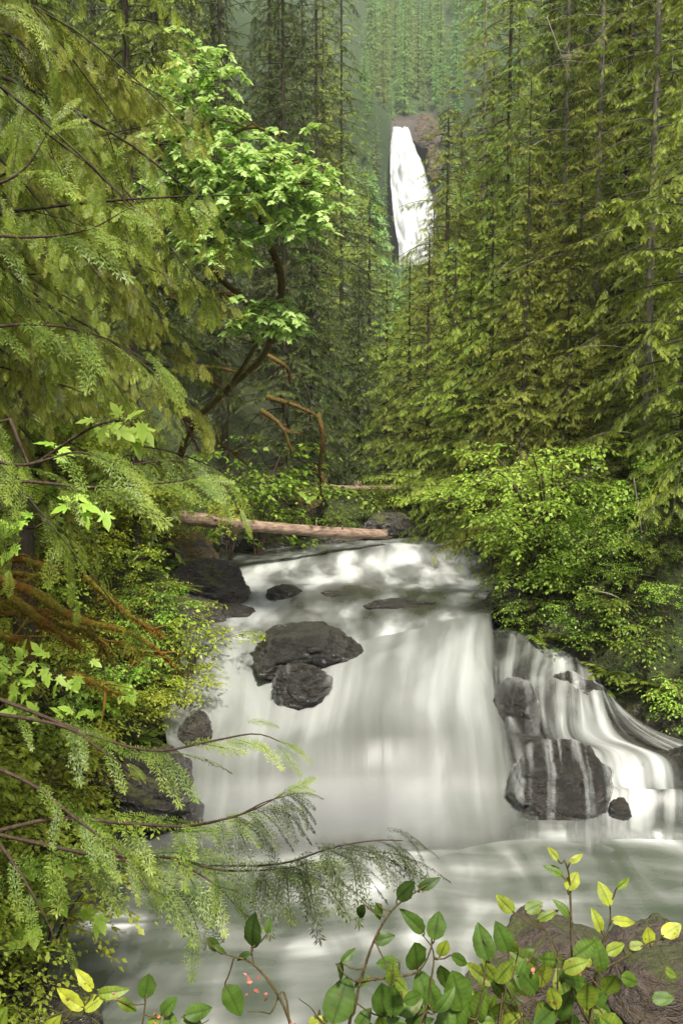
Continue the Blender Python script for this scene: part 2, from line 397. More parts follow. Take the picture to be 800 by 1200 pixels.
f1 = 1.0
main = [
 # upstream, under the log (hidden part bends right)
 [(225,636,44,.5,1),(290,634,44,.5,1),(330,633,44,.5,1),(370,632,44,.5,1),(410,631,44,.5,1),(450,630,44,.5,1),(490,630,44,.5,1),(540,630,44,.5,1),(600,630,44,.5,1)],
 [(235,655,38.6,.5,1),(285,655,38.6,.6,1),(325,652,38.6,.7,1),(365,648,38.6,.6,1),(405,645,38.6,.7,1),(445,642,38.6,.8,1),(485,641,38.6,.7,1),(525,641,38.6,.6,1),(590,641,38.6,.6,1)],
 [(235,670,37.2,.8,1),(280,670,37.2,.9,1),(322,668,37.2,.9,1),(362,662,37.2,.8,1),(405,664,37.2,.95,1),(447,664,37.2,1,1),(490,662,37.2,.9,1),(535,662,37.2,.8,1),(600,662,37.2,.7,1)],
 [(230,688,35,.7,1),(275,688,35,.85,1),(318,684,35,.9,1),(362,680,35,.8,1),(408,680,35,.8,1),(455,682,35,.85,1),(500,684,35,.8,1),(545,684,35,.75,1),(610,684,35,.6,1)],
 [(225,700,33,.6,1),(268,702,33,.7,1),(312,700,33,.7,1),(360,695,33.2,.55,1),(410,690,33.4,.35,1),(460,692,33.2,.3,1),(510,694,33,.45,1),(560,694,33,.7,1),(620,694,33,.6,1)],
 [(205,722,31,.6,1),(255,722,31,.7,1),(305,724,31,.75,1),(355,722,31,.7,1),(410,718,31,.6,1),(465,714,31,.45,1),(520,712,31,.6,1),(572,706,31,.7,1),(592,704,31,.6,1)],
 [(185,744,29,.5,1),(235,746,29,.75,1),(295,750,29,.8,1),(350,758,28.6,.8,1),(410,752,28.8,.85,1),(465,742,29,.8,1),(520,730,29.2,.8,1),(568,716,29.8,.75,1),(578,715,29.9,.6,1)],
 [(185,780,27.60,.6,1),(232,786,27.40,.85,1),(290,800,27.00,.9,1),(345,800,26.70,.8,1),(402,782,26.60,.8,1),(460,768,26.90,.85,1),(515,760,27.30,.85,1),(562,748,27.90,.85,1),(582,752,28.00,.6,1)],
 [(190,835,26.00,.6,1),(236,842,25.80,.85,1),(285,850,25.60,.85,1),(335,850,25.40,.85,1),(390,838,25.30,.8,1),(450,826,25.40,.78,1),(508,820,25.60,.8,1),(560,815,25.90,.85,1),(592,815,26.10,.7,1)],
 [(195,866,24.75,.6,1),(232,870,24.65,.8,1),(276,876,24.60,.8,1),(325,876,24.55,.75,1),(385,868,24.55,.62,1),(450,862,24.65,.52,1),(512,860,24.75,.55,1),(566,858,24.85,.7,1),(600,858,24.95,.7,1)],
 *[[(xx, proj((0, Y+.12*((c-4.5)/4.5)**2, z))[1], Y+.12*((c-4.5)/4.5)**2, fo, al*(1 if 0 < c < 8 else .7)) for c, xx in enumerate(xs)] for (Y, z, fo, al, xs) in [
  (23.85, -8.95, .62, 1, (200,232,272,322,384,450,515,572,610)), (23.25, -9.36, .72, .95, (195,230,272,322,384,450,516,574,614)),
  (22.6, -9.52, .7, .8, (188,226,270,322,384,450,518,578,618)), (21.7, -9.57, .62, .5, (180,220,266,320,384,450,520,582,622)), (20.5, -9.60, .55, .0, (170,215,262,318,384,450,522,586,628))]],
]
right = [
 [(560,735,29.2,.6,1),(592,738,29.1,.6,1),(622,742,29,.6,1),(650,745,29,.6,1),(680,752,28.8,.5,1),(705,765,28.6,.3,.6)],
 [(566,762,27.70,.7,.9),(590,764,27.70,.6,.9),(618,768,27.70,.6,1),(652,770,27.70,.7,1),(688,785,27.50,.6,1),(722,806,27.30,.4,.5)],
 [(572,790,26.50,.6,.9),(588,788,26.50,.7,1),(612,792,26.60,.4,.5),(652,796,26.30,.7,.8),(695,812,26.10,.75,.9),(735,832,26.10,.4,.5)],
 [(578,825,25.70,.6,.9),(588,822,25.70,.5,.5),(612,822,25.80,.2,.2),(654,828,25.50,.75,.8),(702,840,25.30,.7,.8),(775,856,25.30,.5,.6)],
 [(585,860,24.95,.6,.9),(598,858,25.05,.5,.5),(622,862,25.05,.4,.4),(660,863,24.75,.6,.9),(715,866,24.65,.6,1),(835,876,24.75,.6,.7)],
 [(590,872,24.30,.5,.8),(606,872,24.40,.3,.35),(640,872,24.40,.3,.3),(690,878,24.20,.6,.8),(765,888,24.10,.6,.9),(880,900,24.30,.6,.8)],
 [(596,905,23.70,.6,.8),(612,908,23.75,.3,.3),(648,908,23.75,.15,.1),(700,915,23.50,.6,.85),(775,924,23.40,.6,.8),(900,930,23.60,.6,.8)],
 *[[(xx, proj((0, Y, z))[1], Y, fo[c], al[c]) for c, xx in enumerate((600,628,662,712,785,900))] for (Y, z, fo, al) in [
  (23.25, -9.15, (.6,.3,.2,.62,.68,.7), (.8,.4,.15,.68,.7,.8)), (22.85, -9.50, (.6,.4,.4,.68,.7,.8), (.8,.5,.4,.7,1,.8)),
  (22.2, -9.56, (.5,.5,.5,.68,.7,.8), (.5,.5,.5,.6,.62,.6)), (21.5, -9.58, (.4,.4,.4,.7,.7,.6), (.2,.2,.2,.4,.4,.3)), (20.6, -9.6, (.4,.4,.4,.5,.5,.5), (0,0,0,0,0,0))]],
]
for rr_ in range(6, len(main)):
    main[rr_][-1] = main[rr_][-1][:4]+(0.,)
for rr_ in range(0, len(right)):
    right[rr_] = [q_[:4]+(q_[4]*.62,) for q_ in right[rr_]]
    q_ = right[rr_][0]; right[rr_][0] = q_[:4]+(0.,); q_ = right[rr_][-1]; right[rr_][-1] = q_[:4]+(0.,)
S = sheet(main, wob=.15, ribs=.03)
k = 14
tag(sheet_obj('river', S, M['river'], 0, 6*k+1), kind='structure')
o = sheet_obj('waterfall', S, M['fall'], 6*k, None)
tag(o, 'broad silky waterfall pouring into the pool in the middle of the picture', 'waterfall')

SR = sheet(right, wob=.16, wseed=4.2, ribs=.05)
o = sheet_obj('waterfall', SR, M['veil'])
tag(o, 'side waterfall in thin white strands over dark boulders, right of the main fall', 'waterfall')

def back_wall(name, S, r0, off, label):
    V = S[0][r0:].copy(); V = V[:, ::2]; V = V[::2]
    V[..., 1] += off; V[..., 2] -= off*.35
    n3 = fbm(V[..., 0]*1.1, V[..., 1]*.9, V[..., 2]*1.3, 5, .6)
    V[..., 1] += .22*n3; V[..., 2] += .10*n3
    R, C = V.shape[:2]; i = np.arange(R-1)[:, None]*C+np.arange(C-1)[None]
    g = Geo(); g.add(V.reshape(-1, 3), np.stack([i, i+C, i+C+1, i+1], -1).reshape(-1, 4))
    return tag(link(name, g.mesh(name, True), M['rock_wet']), label, 'rock')
back_wall('rock_ledge', S, 6*k, .40, 'dark wet rock face behind the broad central waterfall')
back_wall('rock_ledge', SR, 0, .30, 'dark wet rock steps behind the thin strands of the side waterfall')

# plunge pool: one gently swelling surface
px_ = axis(-9, 12, .12, -12, 34, 1.1); py_ = np.arange(11, 26.5, .12)
PX, PY = np.meshgrid(px_, py_)
PZ = -9.62+.07*fbm(PX*.35, PY*.7, 1, 3)
foam = .44+.36*np.clip(1-np.abs(PY-21.3)/3.2, 0, 1)*np.clip(1.2-np.abs(PX-.5)/4.2, 0, 1)
foam += .42*np.clip(1-((PX-6.4)/3.2)**2, 0, 1)*np.clip(1-np.abs(PY-22.0)/.8, 0, 1)
foam += .16*np.clip(1-((PX-1.0-(20-PY)*.3)/2.2)**2, 0, 1)*np.clip(1-np.abs(PY-19.0)/3, 0, 1)
foam -= .18*np.exp(-((PX-5.2)/2.4)**2-((PY-20.6)/.55)**2)
foam -= .35*np.exp(-((PX+3.3)/1.0)**2-((PY-19.9)/1.2)**2)
foam += 2.2*np.exp(-((PX+4.15)/.66)**4-((PY-18.3+.22*(PX+4.1))/.34)**2)*np.clip(.62+1.3*fbm(PX*1.3+PY, PY*5, 4, 4), 0, 1)  # white-water foam at the left; its sunlit brightness is painted in too
foam += .6*np.exp(-((PX+2.4)/.5)**2-((PY-20.9)/.12)**2)
g = Geo(); R, C = PX.shape; i = np.arange(R-1)[:, None]*C+np.arange(C-1)[None]; q = np.stack([i, i+1, i+C+1, i+C], -1).reshape(-1, 4)
g.add(np.stack([PX, PY, PZ], -1).reshape(-1, 3), q, None, foam.ravel())
me = g.mesh('pool', True)
a = me.attributes.new('alpha', 'FLOAT', 'POINT'); a.data.foreach_set('value', np.ones(R*C, np.float32))
uv = me.uv_layers.new(name='flow')
ux = PX+.8*fbm(PX*.3, PY*.3, 2, 2); vy = PY-.10*PX+.6*fbm(PX*.25, PY*.25, 9, 2)+.02*(PX-2)**2
uv.data.foreach_set('uv', np.stack([ux.ravel(), vy.ravel()], -1)[q.ravel()].astype(np.float32).ravel())
tag(link('pool', me, M['pool']), kind='structure')

# the tall fall far up the valley, standing a little proud of its cliff
far = []
fl = [(459,149,306,20,.9),(457,170,302.5,29,.85),(456,195,299.5,41,.85),(457,220,298.5,47,.9),(459,245,297.5,51,.95),(463,270,296.5,48,.95),(466,290,295.8,43,.95),(466,306,295,44,.8),(464,330,294,50,.7)]
for (x0, y, Y, w, fo) in fl:
    far.append([(x0, y, Y, fo*.8, .0)]+[(x0+w*t, y, Y-.9*sin(pi*t), fo, 1) for t in (.10, .4, .65, .90)]+[(x0+w, y, Y, fo*.8, .0)])
SF = sheet(far, n=10, m=8, wob=.5, wseed=9, ribs=.3)
o = sheet_obj('waterfall', SF, M['farfall'])
tag(o, 'tall narrow white waterfall far up the valley between the forested slopes', 'waterfall')

# ------------------------------------------------------------------ rocks
def rock(name, loc, size, rot=0, seed=0, mat='rock', label='', sub=5, facets=16, rough=.10, tilt=(0, 0), cat='rock', group=None):
    rg = np.random.default_rng(seed)
    bm = bmesh.new(); bmesh.ops.create_icosphere(bm, subdivisions=sub, radius=1)
    V = np.array([v.co[:] for v in bm.verts])
    fcs = np.array([[l.index for l in f.verts] for f in bm.faces]); bm.free()
    nd = nrm(rg.normal(size=(facets, 3))); rr = rg.uniform(.62, .92, facets)
    U = V.copy(); s = np.ones(len(V))
    for a, r in zip(nd, rr):
        d = U@a; s = np.minimum(s, np.where(d > 1e-3, r/np.maximum(d, 1e-3), 9))
    s = np.minimum(s, 1.0)
    V = V*s[:, None]
    lay = fbm(V[:, 0]*1.2+seed, V[:, 1]*1.2, V[:, 2]*6, 3)
    V = V*(1+rough*fbm(V[:, 0]*2.2+seed, V[:, 1]*2.2, V[:, 2]*2.2, 5, .6)+rough*.45*lay)[:, None]
    V = V*np.asarray(size)
    cx, sx = cos(tilt[0]), sin(tilt[0]); cy, sy = cos(tilt[1]), sin(tilt[1]); cz, sz = cos(rot), sin(rot)
    Rm = np.array([[cz, -sz, 0], [sz, cz, 0], [0, 0, 1]])@np.array([[cy, 0, sy], [0, 1, 0], [-sy, 0, cy]])@np.array([[1, 0, 0], [0, cx, -sx], [0, sx, cx]])
    V = V@Rm.T
    g = Geo(); g.add(V, None, fcs, .5)
    me = g.mesh(name, False)
    me.polygons.foreach_set('use_smooth', np.ones(len(me.polygons), bool))
    o = link(name, me, M[mat], None, tuple(loc))
    tag(o, label, cat, group)
    return o
ROB = {}
ROCKS = [
 # px,py,Y, size(x,y,z), rot, seed, mat, tilt, label
 ((357,770,27.6),(1.45,1.3,.85),.3,5,'rock_wet',(.1,-.12),'large dark layered rock splitting the stream above the main waterfall'),
 ((352,802,26.25),(.80,.7,.78),.1,6,'rock_wet',(.3,0),'dark wet rock directly below the large stream boulder with water trickling over it'),
 ((333,699,33.2),(.62,.6,.36),0,7,'rock_wet',(0,0),'small dark rock in the cascade above the large stream boulder'),
 ((400,700,33.0),(1.1,.6,.20),0,8,'rock_wet',(0,0),'flat rock mostly under foam in the upper cascade'),
 ((470,718,31.6),(1.3,.7,.42),0,19,'rock_wet',(0,0),'rounded rock under the smooth water near the lime green bush'),
 ((655,924,23.45),(1.16,1.0,1.16),.2,9,'rock_wet',(.15,0),'big dark boulder in the side waterfall with thin strands running down it'),
 ((605,836,25.75),(.62,.7,.95),0,10,'rock_wet',(0,0),'dark arch shaped rock between the main fall and the side fall'),
 ((727,952,22.75),(.27,.3,.34),0,12,'rock_wet',(0,0),'small pointed rock at the foot of the side waterfall'),
 ((735,925,24.2),(.75,.7,.8),.5,13,'rock_wet',(0,0),'low rock under white strands at the right of the side waterfall'),
 ((795,905,24.6),(.9,.9,.85),.5,14,'rock_wet',(0,0),'rock beneath the outermost strands at the right edge'),
 ((665,828,26.6),(1.1,.9,.9),.2,15,'rock_wet',(0,0),'humped rock under the upper step of the side waterfall'),
 ((297,1008,21.6),(.55,.45,.32),0,16,'rock_wet',(0,0),'small dark rock breaking the pool behind the hanging twigs'),
 ((650,1175,11.6),(1.75,1.1,1.05),.5,17,'rock_brown',(.1,.12),'brown mossy boulder at the bottom right behind the leafy shrubs'),
 ((775,1165,11.0),(1.0,1.0,.95),1.0,18,'rock_brown',(.1,.2),'reddish brown rock at the right bottom corner beside the mossy boulder'),
 ((600,715,31.2),(1.1,1.2,1.1),.1,20,'rock',(0,0),'black rock wall under the lime green bush where the side fall starts'),
 ((640,640,36.5),(2.4,1.2,1.1),.1,21,'rock',(0,0),'dark bank rock behind the lime green bush'),
 # left bank
 ((243,692,32.9),(1.45,1.2,1.15),.5,31,'rock',(.1,.3),'dark cracked rock on the left bank under the log'),
 ((222,735,30.6),(1.2,1.1,.95),1.2,32,'rock',(.2,.2),'dark rock on the left bank below the cracked rock'),
 ((275,722,31.6),(.75,.7,.42),.2,33,'rock_wet',(0,.2),'low wet rock jutting into the stream from the left bank'),
 ((212,652,35.5),(1.3,1.3,1.0),.2,34,'rock_mossy',(0,.3),'rusty moss covered rock at the left end of the log'),
 ((172,922,22.3),(1.25,1.0,1.0),.3,35,'rock',(.1,.4),'grey layered rock face above the white water patch at the left'),
 ((105,945,22.8),(1.0,1.0,.8),1.1,36,'rock',(.1,.1),'brown shadowed rock left of the grey layered rock face'),
 ((210,950,22.4),(.62,.6,.45),.8,37,'rock_wet',(0,0),'wet rounded rock touched by the left edge of the waterfall'),
 ((100,1015,21.6),(1.1,.6,.5),.2,38,'rock_wet',(.0,.1),'low dark rock shelf just above the white water patch'),
 ((60,1185,15.0),(.8,.7,.45),.2,39,'rock',(.0,.2),'grey rock by the pool at the lower left corner'),
 ((260,790,28.2),(.35,.5,.5),.9,41,'rock_wet',(.0,.2),'thin dark rock on the left edge of the stream beside the fall'),
 ((228,862,25.0),(.45,.5,.6),.9,42,'rock',(.0,.2),'dark rock half under bright leaves at the left edge of the fall'),
 # bank behind the log
 ((300,640,41.5),(1.6,1.0,.75),.3,43,'rock',(0,0),'dark rock on the far bank under the left part of the log'),
 ((400,640,42.5),(1.7,1.0,.6),.7,44,'rock',(0,0),'dark rock on the far bank under the middle of the log'),
 ((455,622,43.0),(1.3,1.0,.75),.9,45,'rock',(0,0),'grey rock on the far bank at the right end of the log'),
 ((350,595,44.5),(1.5,1.3,.9),.9,46,'rock_mossy',(0,0),'mossy mound on the far bank behind the log'),
 ((500,158,304),(4.5,4,5.5),.2,50,'rock_far',(0,0),'reddish brown crag beside the lip of the tall distant waterfall'),
 ((508,190,303.5),(2.6,3,6),.5,52,'rock_far',(0,0),'pale cliff on the right side of the tall distant waterfall'),
]
for (pp, sz, rot, seed, mat, tilt, lab) in ROCKS:
    ROB[lab] = rock('cliff' if pp[2] > 100 else ('boulder' if max(sz) > .8 else 'rock'), P(*pp), sz, rot, seed, mat, lab, tilt=tilt,
         sub=6, facets=13, cat='cliff' if pp[2] > 100 else 'rock', rough=.2)

def veil(key, label, seed, thr=.56, edge=.22, fx=7., zcut=None):
    """thin water clinging to the front and top of a rock: a skin 3 cm proud of it, open between the strands"""
    o = ROB[key]; me = o.data.copy(); me.materials.clear()
    n = len(me.vertices); co = np.zeros(n*3, np.float32); no = np.zeros(n*3, np.float32)
    me.vertices.foreach_get('co', co); me.vertices.foreach_get('normal', no); co = co.reshape(-1, 3); no = no.reshape(-1, 3)
    me.vertices.foreach_set('co', (co+no*.035).ravel())
    hw = np.abs(co[:, 0]).max(); top = co[:, 2].max(); t = (top-co[:, 2])/(top-co[:, 2].min())
    # strands wander a little and widen on the way down
    u = co[:, 0]*(1-.12*t)+.10*fbm(co[:, 2]*.9+seed, co[:, 0]*.5, seed, 2)
    nz = .5+.5*fbm(u*fx+seed*3.1, co[:, 2]*.35, co[:, 1]*.4, 3, .6)
    a = (nz-thr+edge*(co[:, 0]/hw)**2+.12*np.clip(1-t*4, 0, 1))/.32
    a = np.clip(a, 0, 1)*np.clip(.75-no[:, 1]*.6+.2*no[:, 2], 0, 1)*(no[:, 1] < .35)
    at = me.attributes.new('alpha', 'FLOAT', 'POINT'); at.data.foreach_set('value', (a*.68).astype(np.float32))
    me.attributes['tint'].data.foreach_set('value', np.clip(.35+.5*nz, 0, 1).astype(np.float32))
    me.materials.append(M['strand'])
    v = bpy.data.objects.new('water_veil', me); COL.objects.link(v); v.location = o.location
    tag(v, label, kind='stuff')
def strand_mat():
    m, nt, out = newmat('strand_water')
    al = N(nt, 'ShaderNodeAttribute', attribute_name='alpha'); fo = N(nt, 'ShaderNodeAttribute', attribute_name='tint')
    col = ramp(nt, fo.outputs['Fac'], [(0, (.12, .125, .115)), (.6, (.22, .23, .22)), (1, (.40, .42, .41))])
    pb = N(nt, 'ShaderNodeBsdfPrincipled', {'Base Color': col.outputs[0], 'Roughness': .5})
    mx = N(nt, 'ShaderNodeMixShader', {0: al.outputs['Fac'], 1: N(nt, 'ShaderNodeBsdfTransparent').outputs[0], 2: pb.outputs[0]})
    nt.links.new(mx.outputs[0], out.inputs[0]); return m
M['strand'] = strand_mat()
veil('big dark boulder in the side waterfall with thin strands running down it', 'thin white strands of water running down the big boulder of the side waterfall', 1, .60, .25, 9.)
veil('dark arch shaped rock between the main fall and the side fall', 'veil of water sliding over the dark arch shaped rock', 2, .62, .45, 4.)
veil('dark wet rock directly below the large stream boulder with water trickling over it', 'water trickling over the rock below the large stream boulder', 3, .68, .2, 4.)
veil('low rock under white strands at the right of the side waterfall', 'white strands over the low rock at the right of the side waterfall', 4, .45, .2, 5.)
veil('humped rock under the upper step of the side waterfall', 'white strands over the humped rock of the upper step', 5, .45, .2, 5.)

def mist():
    m, nt, out = newmat('spray_mist')
    tc = N(nt, 'ShaderNodeTexCoord')
    ln = N(nt, 'ShaderNodeVectorMath', {0: tc.outputs['Object']}, operation='LENGTH')
    mr = N(nt, 'ShaderNodeMapRange', {'Value': ln.outputs['Value'], 'From Min': .15, 'From Max': 1., 'To Min': .75, 'To Max': 0.}, interpolation_type='SMOOTHSTEP')
    v = N(nt, 'ShaderNodeVolumePrincipled', {'Color': (.93, .95, .95, 1), 'Density': mr.outputs[0]})
    nt.links.new(v.outputs[0], out.inputs['Volume'])
    bm = bmesh.new(); bmesh.ops.create_icosphere(bm, subdivisions=3, radius=1); me = bpy.data.meshes.new('mist'); bm.to_mesh(me); bm.free()
    o = link('mist', me, m, None, (-.1, 22.5, -9.35)); o.scale = (3.9, 1.3, 1.0)
    tag(o, 'soft spray hanging where the broad waterfall meets the pool', kind='stuff')
mist()

# ------------------------------------------------------------------ the logs
def logmesh(a, b, r0, r1, bend=.15, seed=1, rough=.05, sides=20):
    a = np.array(a); b = np.array(b); n = 40
    t = np.linspace(0, 1, n)[:, None]; pts = a*(1-t)+b*t
    pts[:, 2] -= bend*np.sin(pi*t[:, 0]); pts[:, 1] += .1*np.sin(5*t[:, 0])
    g = Geo(); tube(g, pts, np.linspace(r0, r1, n)*(1+.05*np.sin(np.linspace(0, 9, n))), sides, .5, rough, seed)
    rg = random.Random(seed)
    for q in range(5):      # broken branch stubs
        i = rg.randint(4, n-4); d = nrm(np.array([rg.uniform(-.3, .3), rg.uniform(-.6, .1), rg.uniform(.3, 1)]))
        tube(g, smooth_path([pts[i], pts[i]+d*(r1+rg.uniform(.08, .3))], 4), np.linspace(.05, .02, 4), 6)
    return g.mesh('log', True)
o = link('fallen_log', logmesh(P(150, 598, 35.5), P(452, 626, 38.5), .25, .17), M['log'])
tag(o, 'long bare reddish brown log lying across the stream above the cascade', 'log')
o = link('fallen_log', logmesh(P(368, 572, 44.0), P(470, 571, 45.0), .13, .10, .03, 4), M['log'])
tag(o, 'thin dark red log lying behind the long log further upstream', 'log')

# ------------------------------------------------------------------ leaf and frond templates
def tpl(V, Q=(), T=(), tip=None):
    V = np.array(V, float)
    return V, np.array(Q, int).reshape(-1, 4), np.array(T, int).reshape(-1, 3), (np.zeros(len(V)) if tip is None else np.array(tip, float))
def frond(nodes, blades, droop=.25, width=.38, bw=.030, seed=0, tipt=.35, power=.75, wood=True, ang=52):
    """feathery conifer spray along +X in the XY plane, unit length"""
    rg = np.random.default_rng(seed); V = []; Q = []; A = []
    def quad(b, d, l, w, up, t):
        p = np.cross(d, up); p = p/np.linalg.norm(p)*w*.5
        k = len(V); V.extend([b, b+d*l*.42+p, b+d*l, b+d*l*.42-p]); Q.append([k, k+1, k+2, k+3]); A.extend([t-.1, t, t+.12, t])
    up0 = np.array([0, 0, 1.])
    for q in range(nodes):
        x = (q+.5)/nodes
        w = width*(sin(pi*min(1, (x*.93+.07))**power)+.06)*rg.uniform(.8, 1.15)
        for s in (-1, 1):
            a = radians(ang*(1-.35*x)+rg.uniform(-7, 7)); d = np.array([cos(a), s*sin(a), rg.uniform(-.12, .05)])
            b = np.array([x+rg.uniform(-.01, .01), 0, 0.])
            if blades <= 0:
                quad(b, d, w, bw*1.5, up0+rg.normal(size=3)*.6, (x-.5)*tipt+rg.normal()*.08)
            else:
                nb = max(2, int(round(w/blades)))
                quad(b, d, w, bw*.45, up0, (x-.5)*tipt-.05)
                for j in range(nb):
                    f = (j+.6)/nb; bb = b+d*w*f; bb[2] -= .25*(w*f)**2
                    for s2 in (-1, 1):
                        a2 = radians(42+rg.uniform(-10, 10))*s2
                        dd = np.array([d[0]*cos(a2)-d[1]*sin(a2), d[0]*sin(a2)+d[1]*cos(a2), d[2]+rg.uniform(-.25, .15)])
                        quad(bb, dd, blades*1.5*(1-.45*f)*rg.uniform(.8, 1.2), bw, up0+rg.normal(size=3)*.35, ((x+f)*.5-.5)*tipt+.05)
    if wood: quad(np.zeros(3), np.array([1., 0, 0]), 1.0, .02, up0, -.45)
    V = np.array(V); V[:, 2] -= droop*V[:, 0]**2+.5*droop*np.abs(V[:, 1])**1.5
    return tpl(V, Q, (), A)
FR = {
 'hem0': [frond(9, .10, .40, .36, .030, s, ang=44) for s in range(3)],
 'ced0': [frond(9, .085, .45, .38, .026, 10+s, ang=42) for s in range(3)],
 'hem1': [frond(14, 0, .35, .40, .022, 20+s, power=.7, ang=42, wood=True) for s in range(4)],
 'hem2': [frond(6, 0, .35, .36, .07, 30+s, wood=False) for s in range(3)],
 'far': [frond(4, 0, .35, .5, .2, 40+s, wood=False) for s in range(3)],
}
def basis(d, up, roll=None):
    """k x 3 x 3 with columns X=d, Y, Z~up"""
    d = nrm(d); y = nrm(np.cross(up, d)); z = np.cross(d, y)
    if roll is not None:
        c = np.cos(roll)[:, None]; s = np.sin(roll)[:, None]; y, z = y*c+z*s, z*c-y*s
    return np.stack([d, y, z], -1)

def fronds_on(path, fl, spacing, rg, side_ang=58, hang=.25, tmin=.12, both=True, lenp=None):
    """places fronds left and right along a branch; returns (M, O, tint)"""
    seg = np.linalg.norm(np.diff(path, axis=0), axis=1); L = seg.sum(); cum = np.concatenate([[0], np.cumsum(seg)])/L
    n = max(3, int(L/spacing)); t = np.linspace(tmin, 1, n); t = t+rg.uniform(-.3, .3, n)/n; t = np.clip(t, 0, 1)
    pos = np.stack([np.interp(t, cum, path[:, k]) for k in range(3)], -1)
    dr = np.gradient(path, axis=0); dr = nrm(np.stack([np.interp(t, cum, dr[:, k]) for k in range(3)], -1))
    Ms, Os, Ts, Ls = [], [], [], []
    for s in (-1, 1):
        a = np.radians(side_ang*(1-.55*t**3)+rg.uniform(-14, 14, n))*s
        h = np.stack([dr[:, 0]*np.cos(a)-dr[:, 1]*np.sin(a), dr[:, 0]*np.sin(a)+dr[:, 1]*np.cos(a), dr[:, 2]*.6-hang*rg.uniform(.3, 1.7, n)], -1)
        ln = fl*(lenp(t) if lenp else (1.15-.75*t))*rg.uniform(.7, 1.2, n)
        B = basis(h, np.array([[0, 0, 1.]])+rg.normal(size=(n, 3))*.22)
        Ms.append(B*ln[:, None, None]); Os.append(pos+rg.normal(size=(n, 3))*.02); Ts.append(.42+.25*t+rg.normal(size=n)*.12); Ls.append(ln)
    B = basis(dr[-1:], np.array([[0, 0, 1.]])); Ms.append(B*fl*.55); Os.append(path[-1:]); Ts.append(np.array([.75]))
    return np.concatenate(Ms), np.concatenate(Os), np.concatenate(Ts)

def conifer(seed, H, zc0, R, nb, fl, spacing, kind, hmax=None, hmin=None, rise=.15, drop=.55, shape=.75, hang=.3, trunk_r=.3, wood_sides=4, az_rng=None, lean=(0, 0), vary=.5, secsp=.34):
    """returns (trunk mesh, crown mesh)"""
    rg = np.random.default_rng(seed)
    wd = Geo(); Ms, Os, Ts = [], [], []
    tp = smooth_path([(0, 0, -1.5), (lean[0]*.3, lean[1]*.3, H*.33), (lean[0]*.7, lean[1]*.7, H*.66), (lean[0], lean[1], H)], 26)
    tr = trunk_r*(1-np.linspace(0, 1, 26))**.8+.02; tr[0] *= 1.5; tr[1] *= 1.15
    tube(wd, tp, tr, 9 if kind != 'far' else 5, .5, .12 if kind != 'far' else 0, seed)
    for i in range(nb):
        u = (i+rg.uniform(0, 1))/nb; h = zc0+(H-zc0)*u
        if hmax and h > hmax: continue
        if hmin and h < hmin: continue
        rel = (h-zc0)/(H-zc0)
        L = R*((1-rel)**shape)*(.55+.45*min(1, rel*6+.25))*rg.uniform(.4, 1.15)+.15
        az = i*2.39996+rg.uniform(-.5, .5)
        if az_rng is not None: az = rg.uniform(*az_rng)
        dx, dy = cos(az), sin(az)
        side = rg.uniform(-.4, .4)
        n = 9; t = np.linspace(0, 1, n)
        r_, d_ = rise+rg.uniform(-.28, .28)*vary, drop*rg.uniform(1-.7*vary, 1+.5*vary)
        o = np.array([np.interp(h, tp[:, 2], tp[:, 0]), np.interp(h, tp[:, 2], tp[:, 1]), h])
        path = np.stack([o[0]+L*(dx*t-dy*side*t*t), o[1]+L*(dy*t+dx*side*t*t), h+L*(r_*t-d_*t*t+.0*t)], -1)
        if kind != 'far': tube(wd, path, np.linspace(.010+.006*L, .004, n), wood_sides, .5, cap=False)
        elif L > 1.5: tube(wd, path[::4], np.linspace(.06, .02, 3), 3, .5, cap=False)
        if kind in ('far', 'hem2'):
            m, oo, tt = fronds_on(path, min(fl, .25+.42*L), spacing, rg, hang=hang)
            Ms.append(m); Os.append(oo); Ts.append(tt+rg.normal()*.06); continue
        # side branchlets of uneven length, each carrying its own short sprays
        ns = max(2, int(L/secsp)); tb = rg.normal()*.07
        for k2 in range(ns):
            t2 = .06+.94*(k2+rg.uniform(0, 1))/ns
            if rg.random() < .12: continue
            b = np.array([np.interp(t2, t, path[:, q]) for q in range(3)]); i0 = min(n-2, int(t2*(n-1))); dd = nrm(path[i0+1]-path[i0])
            a = radians(rg.uniform(25, 75))*(1 if k2 % 2 else -1); ls = (.12+.42*L*(1-t2)**.8)*rg.uniform(.45, 1.25)+.12
            h2 = nrm(np.array([dd[0]*cos(a)-dd[1]*sin(a), dd[0]*sin(a)+dd[1]*cos(a), dd[2]*.7+rg.uniform(-.25, .12)]))
            tq = np.linspace(0, 1, 5)[:, None]
            p2 = b+h2*ls*tq; p2[:, 2] -= (.10+.45*hang*rg.uniform(.2, 1.6))*ls*tq[:, 0]**2
            if kind in ('hem0', 'ced0') and ls > .4: tube(wd, p2, np.linspace(.006, .002, 5), 3, cap=False)
            m, oo, tt = fronds_on(p2, fl*rg.uniform(.75, 1.2), spacing, rg, hang=hang*.5, tmin=.1, side_ang=50)
            Ms.append(m); Os.append(oo); Ts.append(tt+tb+rg.normal()*.06+.12*(t2-.5))
    Ms = np.concatenate(Ms); Os = np.concatenate(Os); Ts = np.concatenate(Ts)
    cr = Geo(); pick = rg.integers(0, 3, len(Ms))
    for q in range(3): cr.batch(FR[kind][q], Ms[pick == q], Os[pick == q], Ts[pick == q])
    return wd.mesh('trunk', True), cr.mesh('crown'), len(Ms)

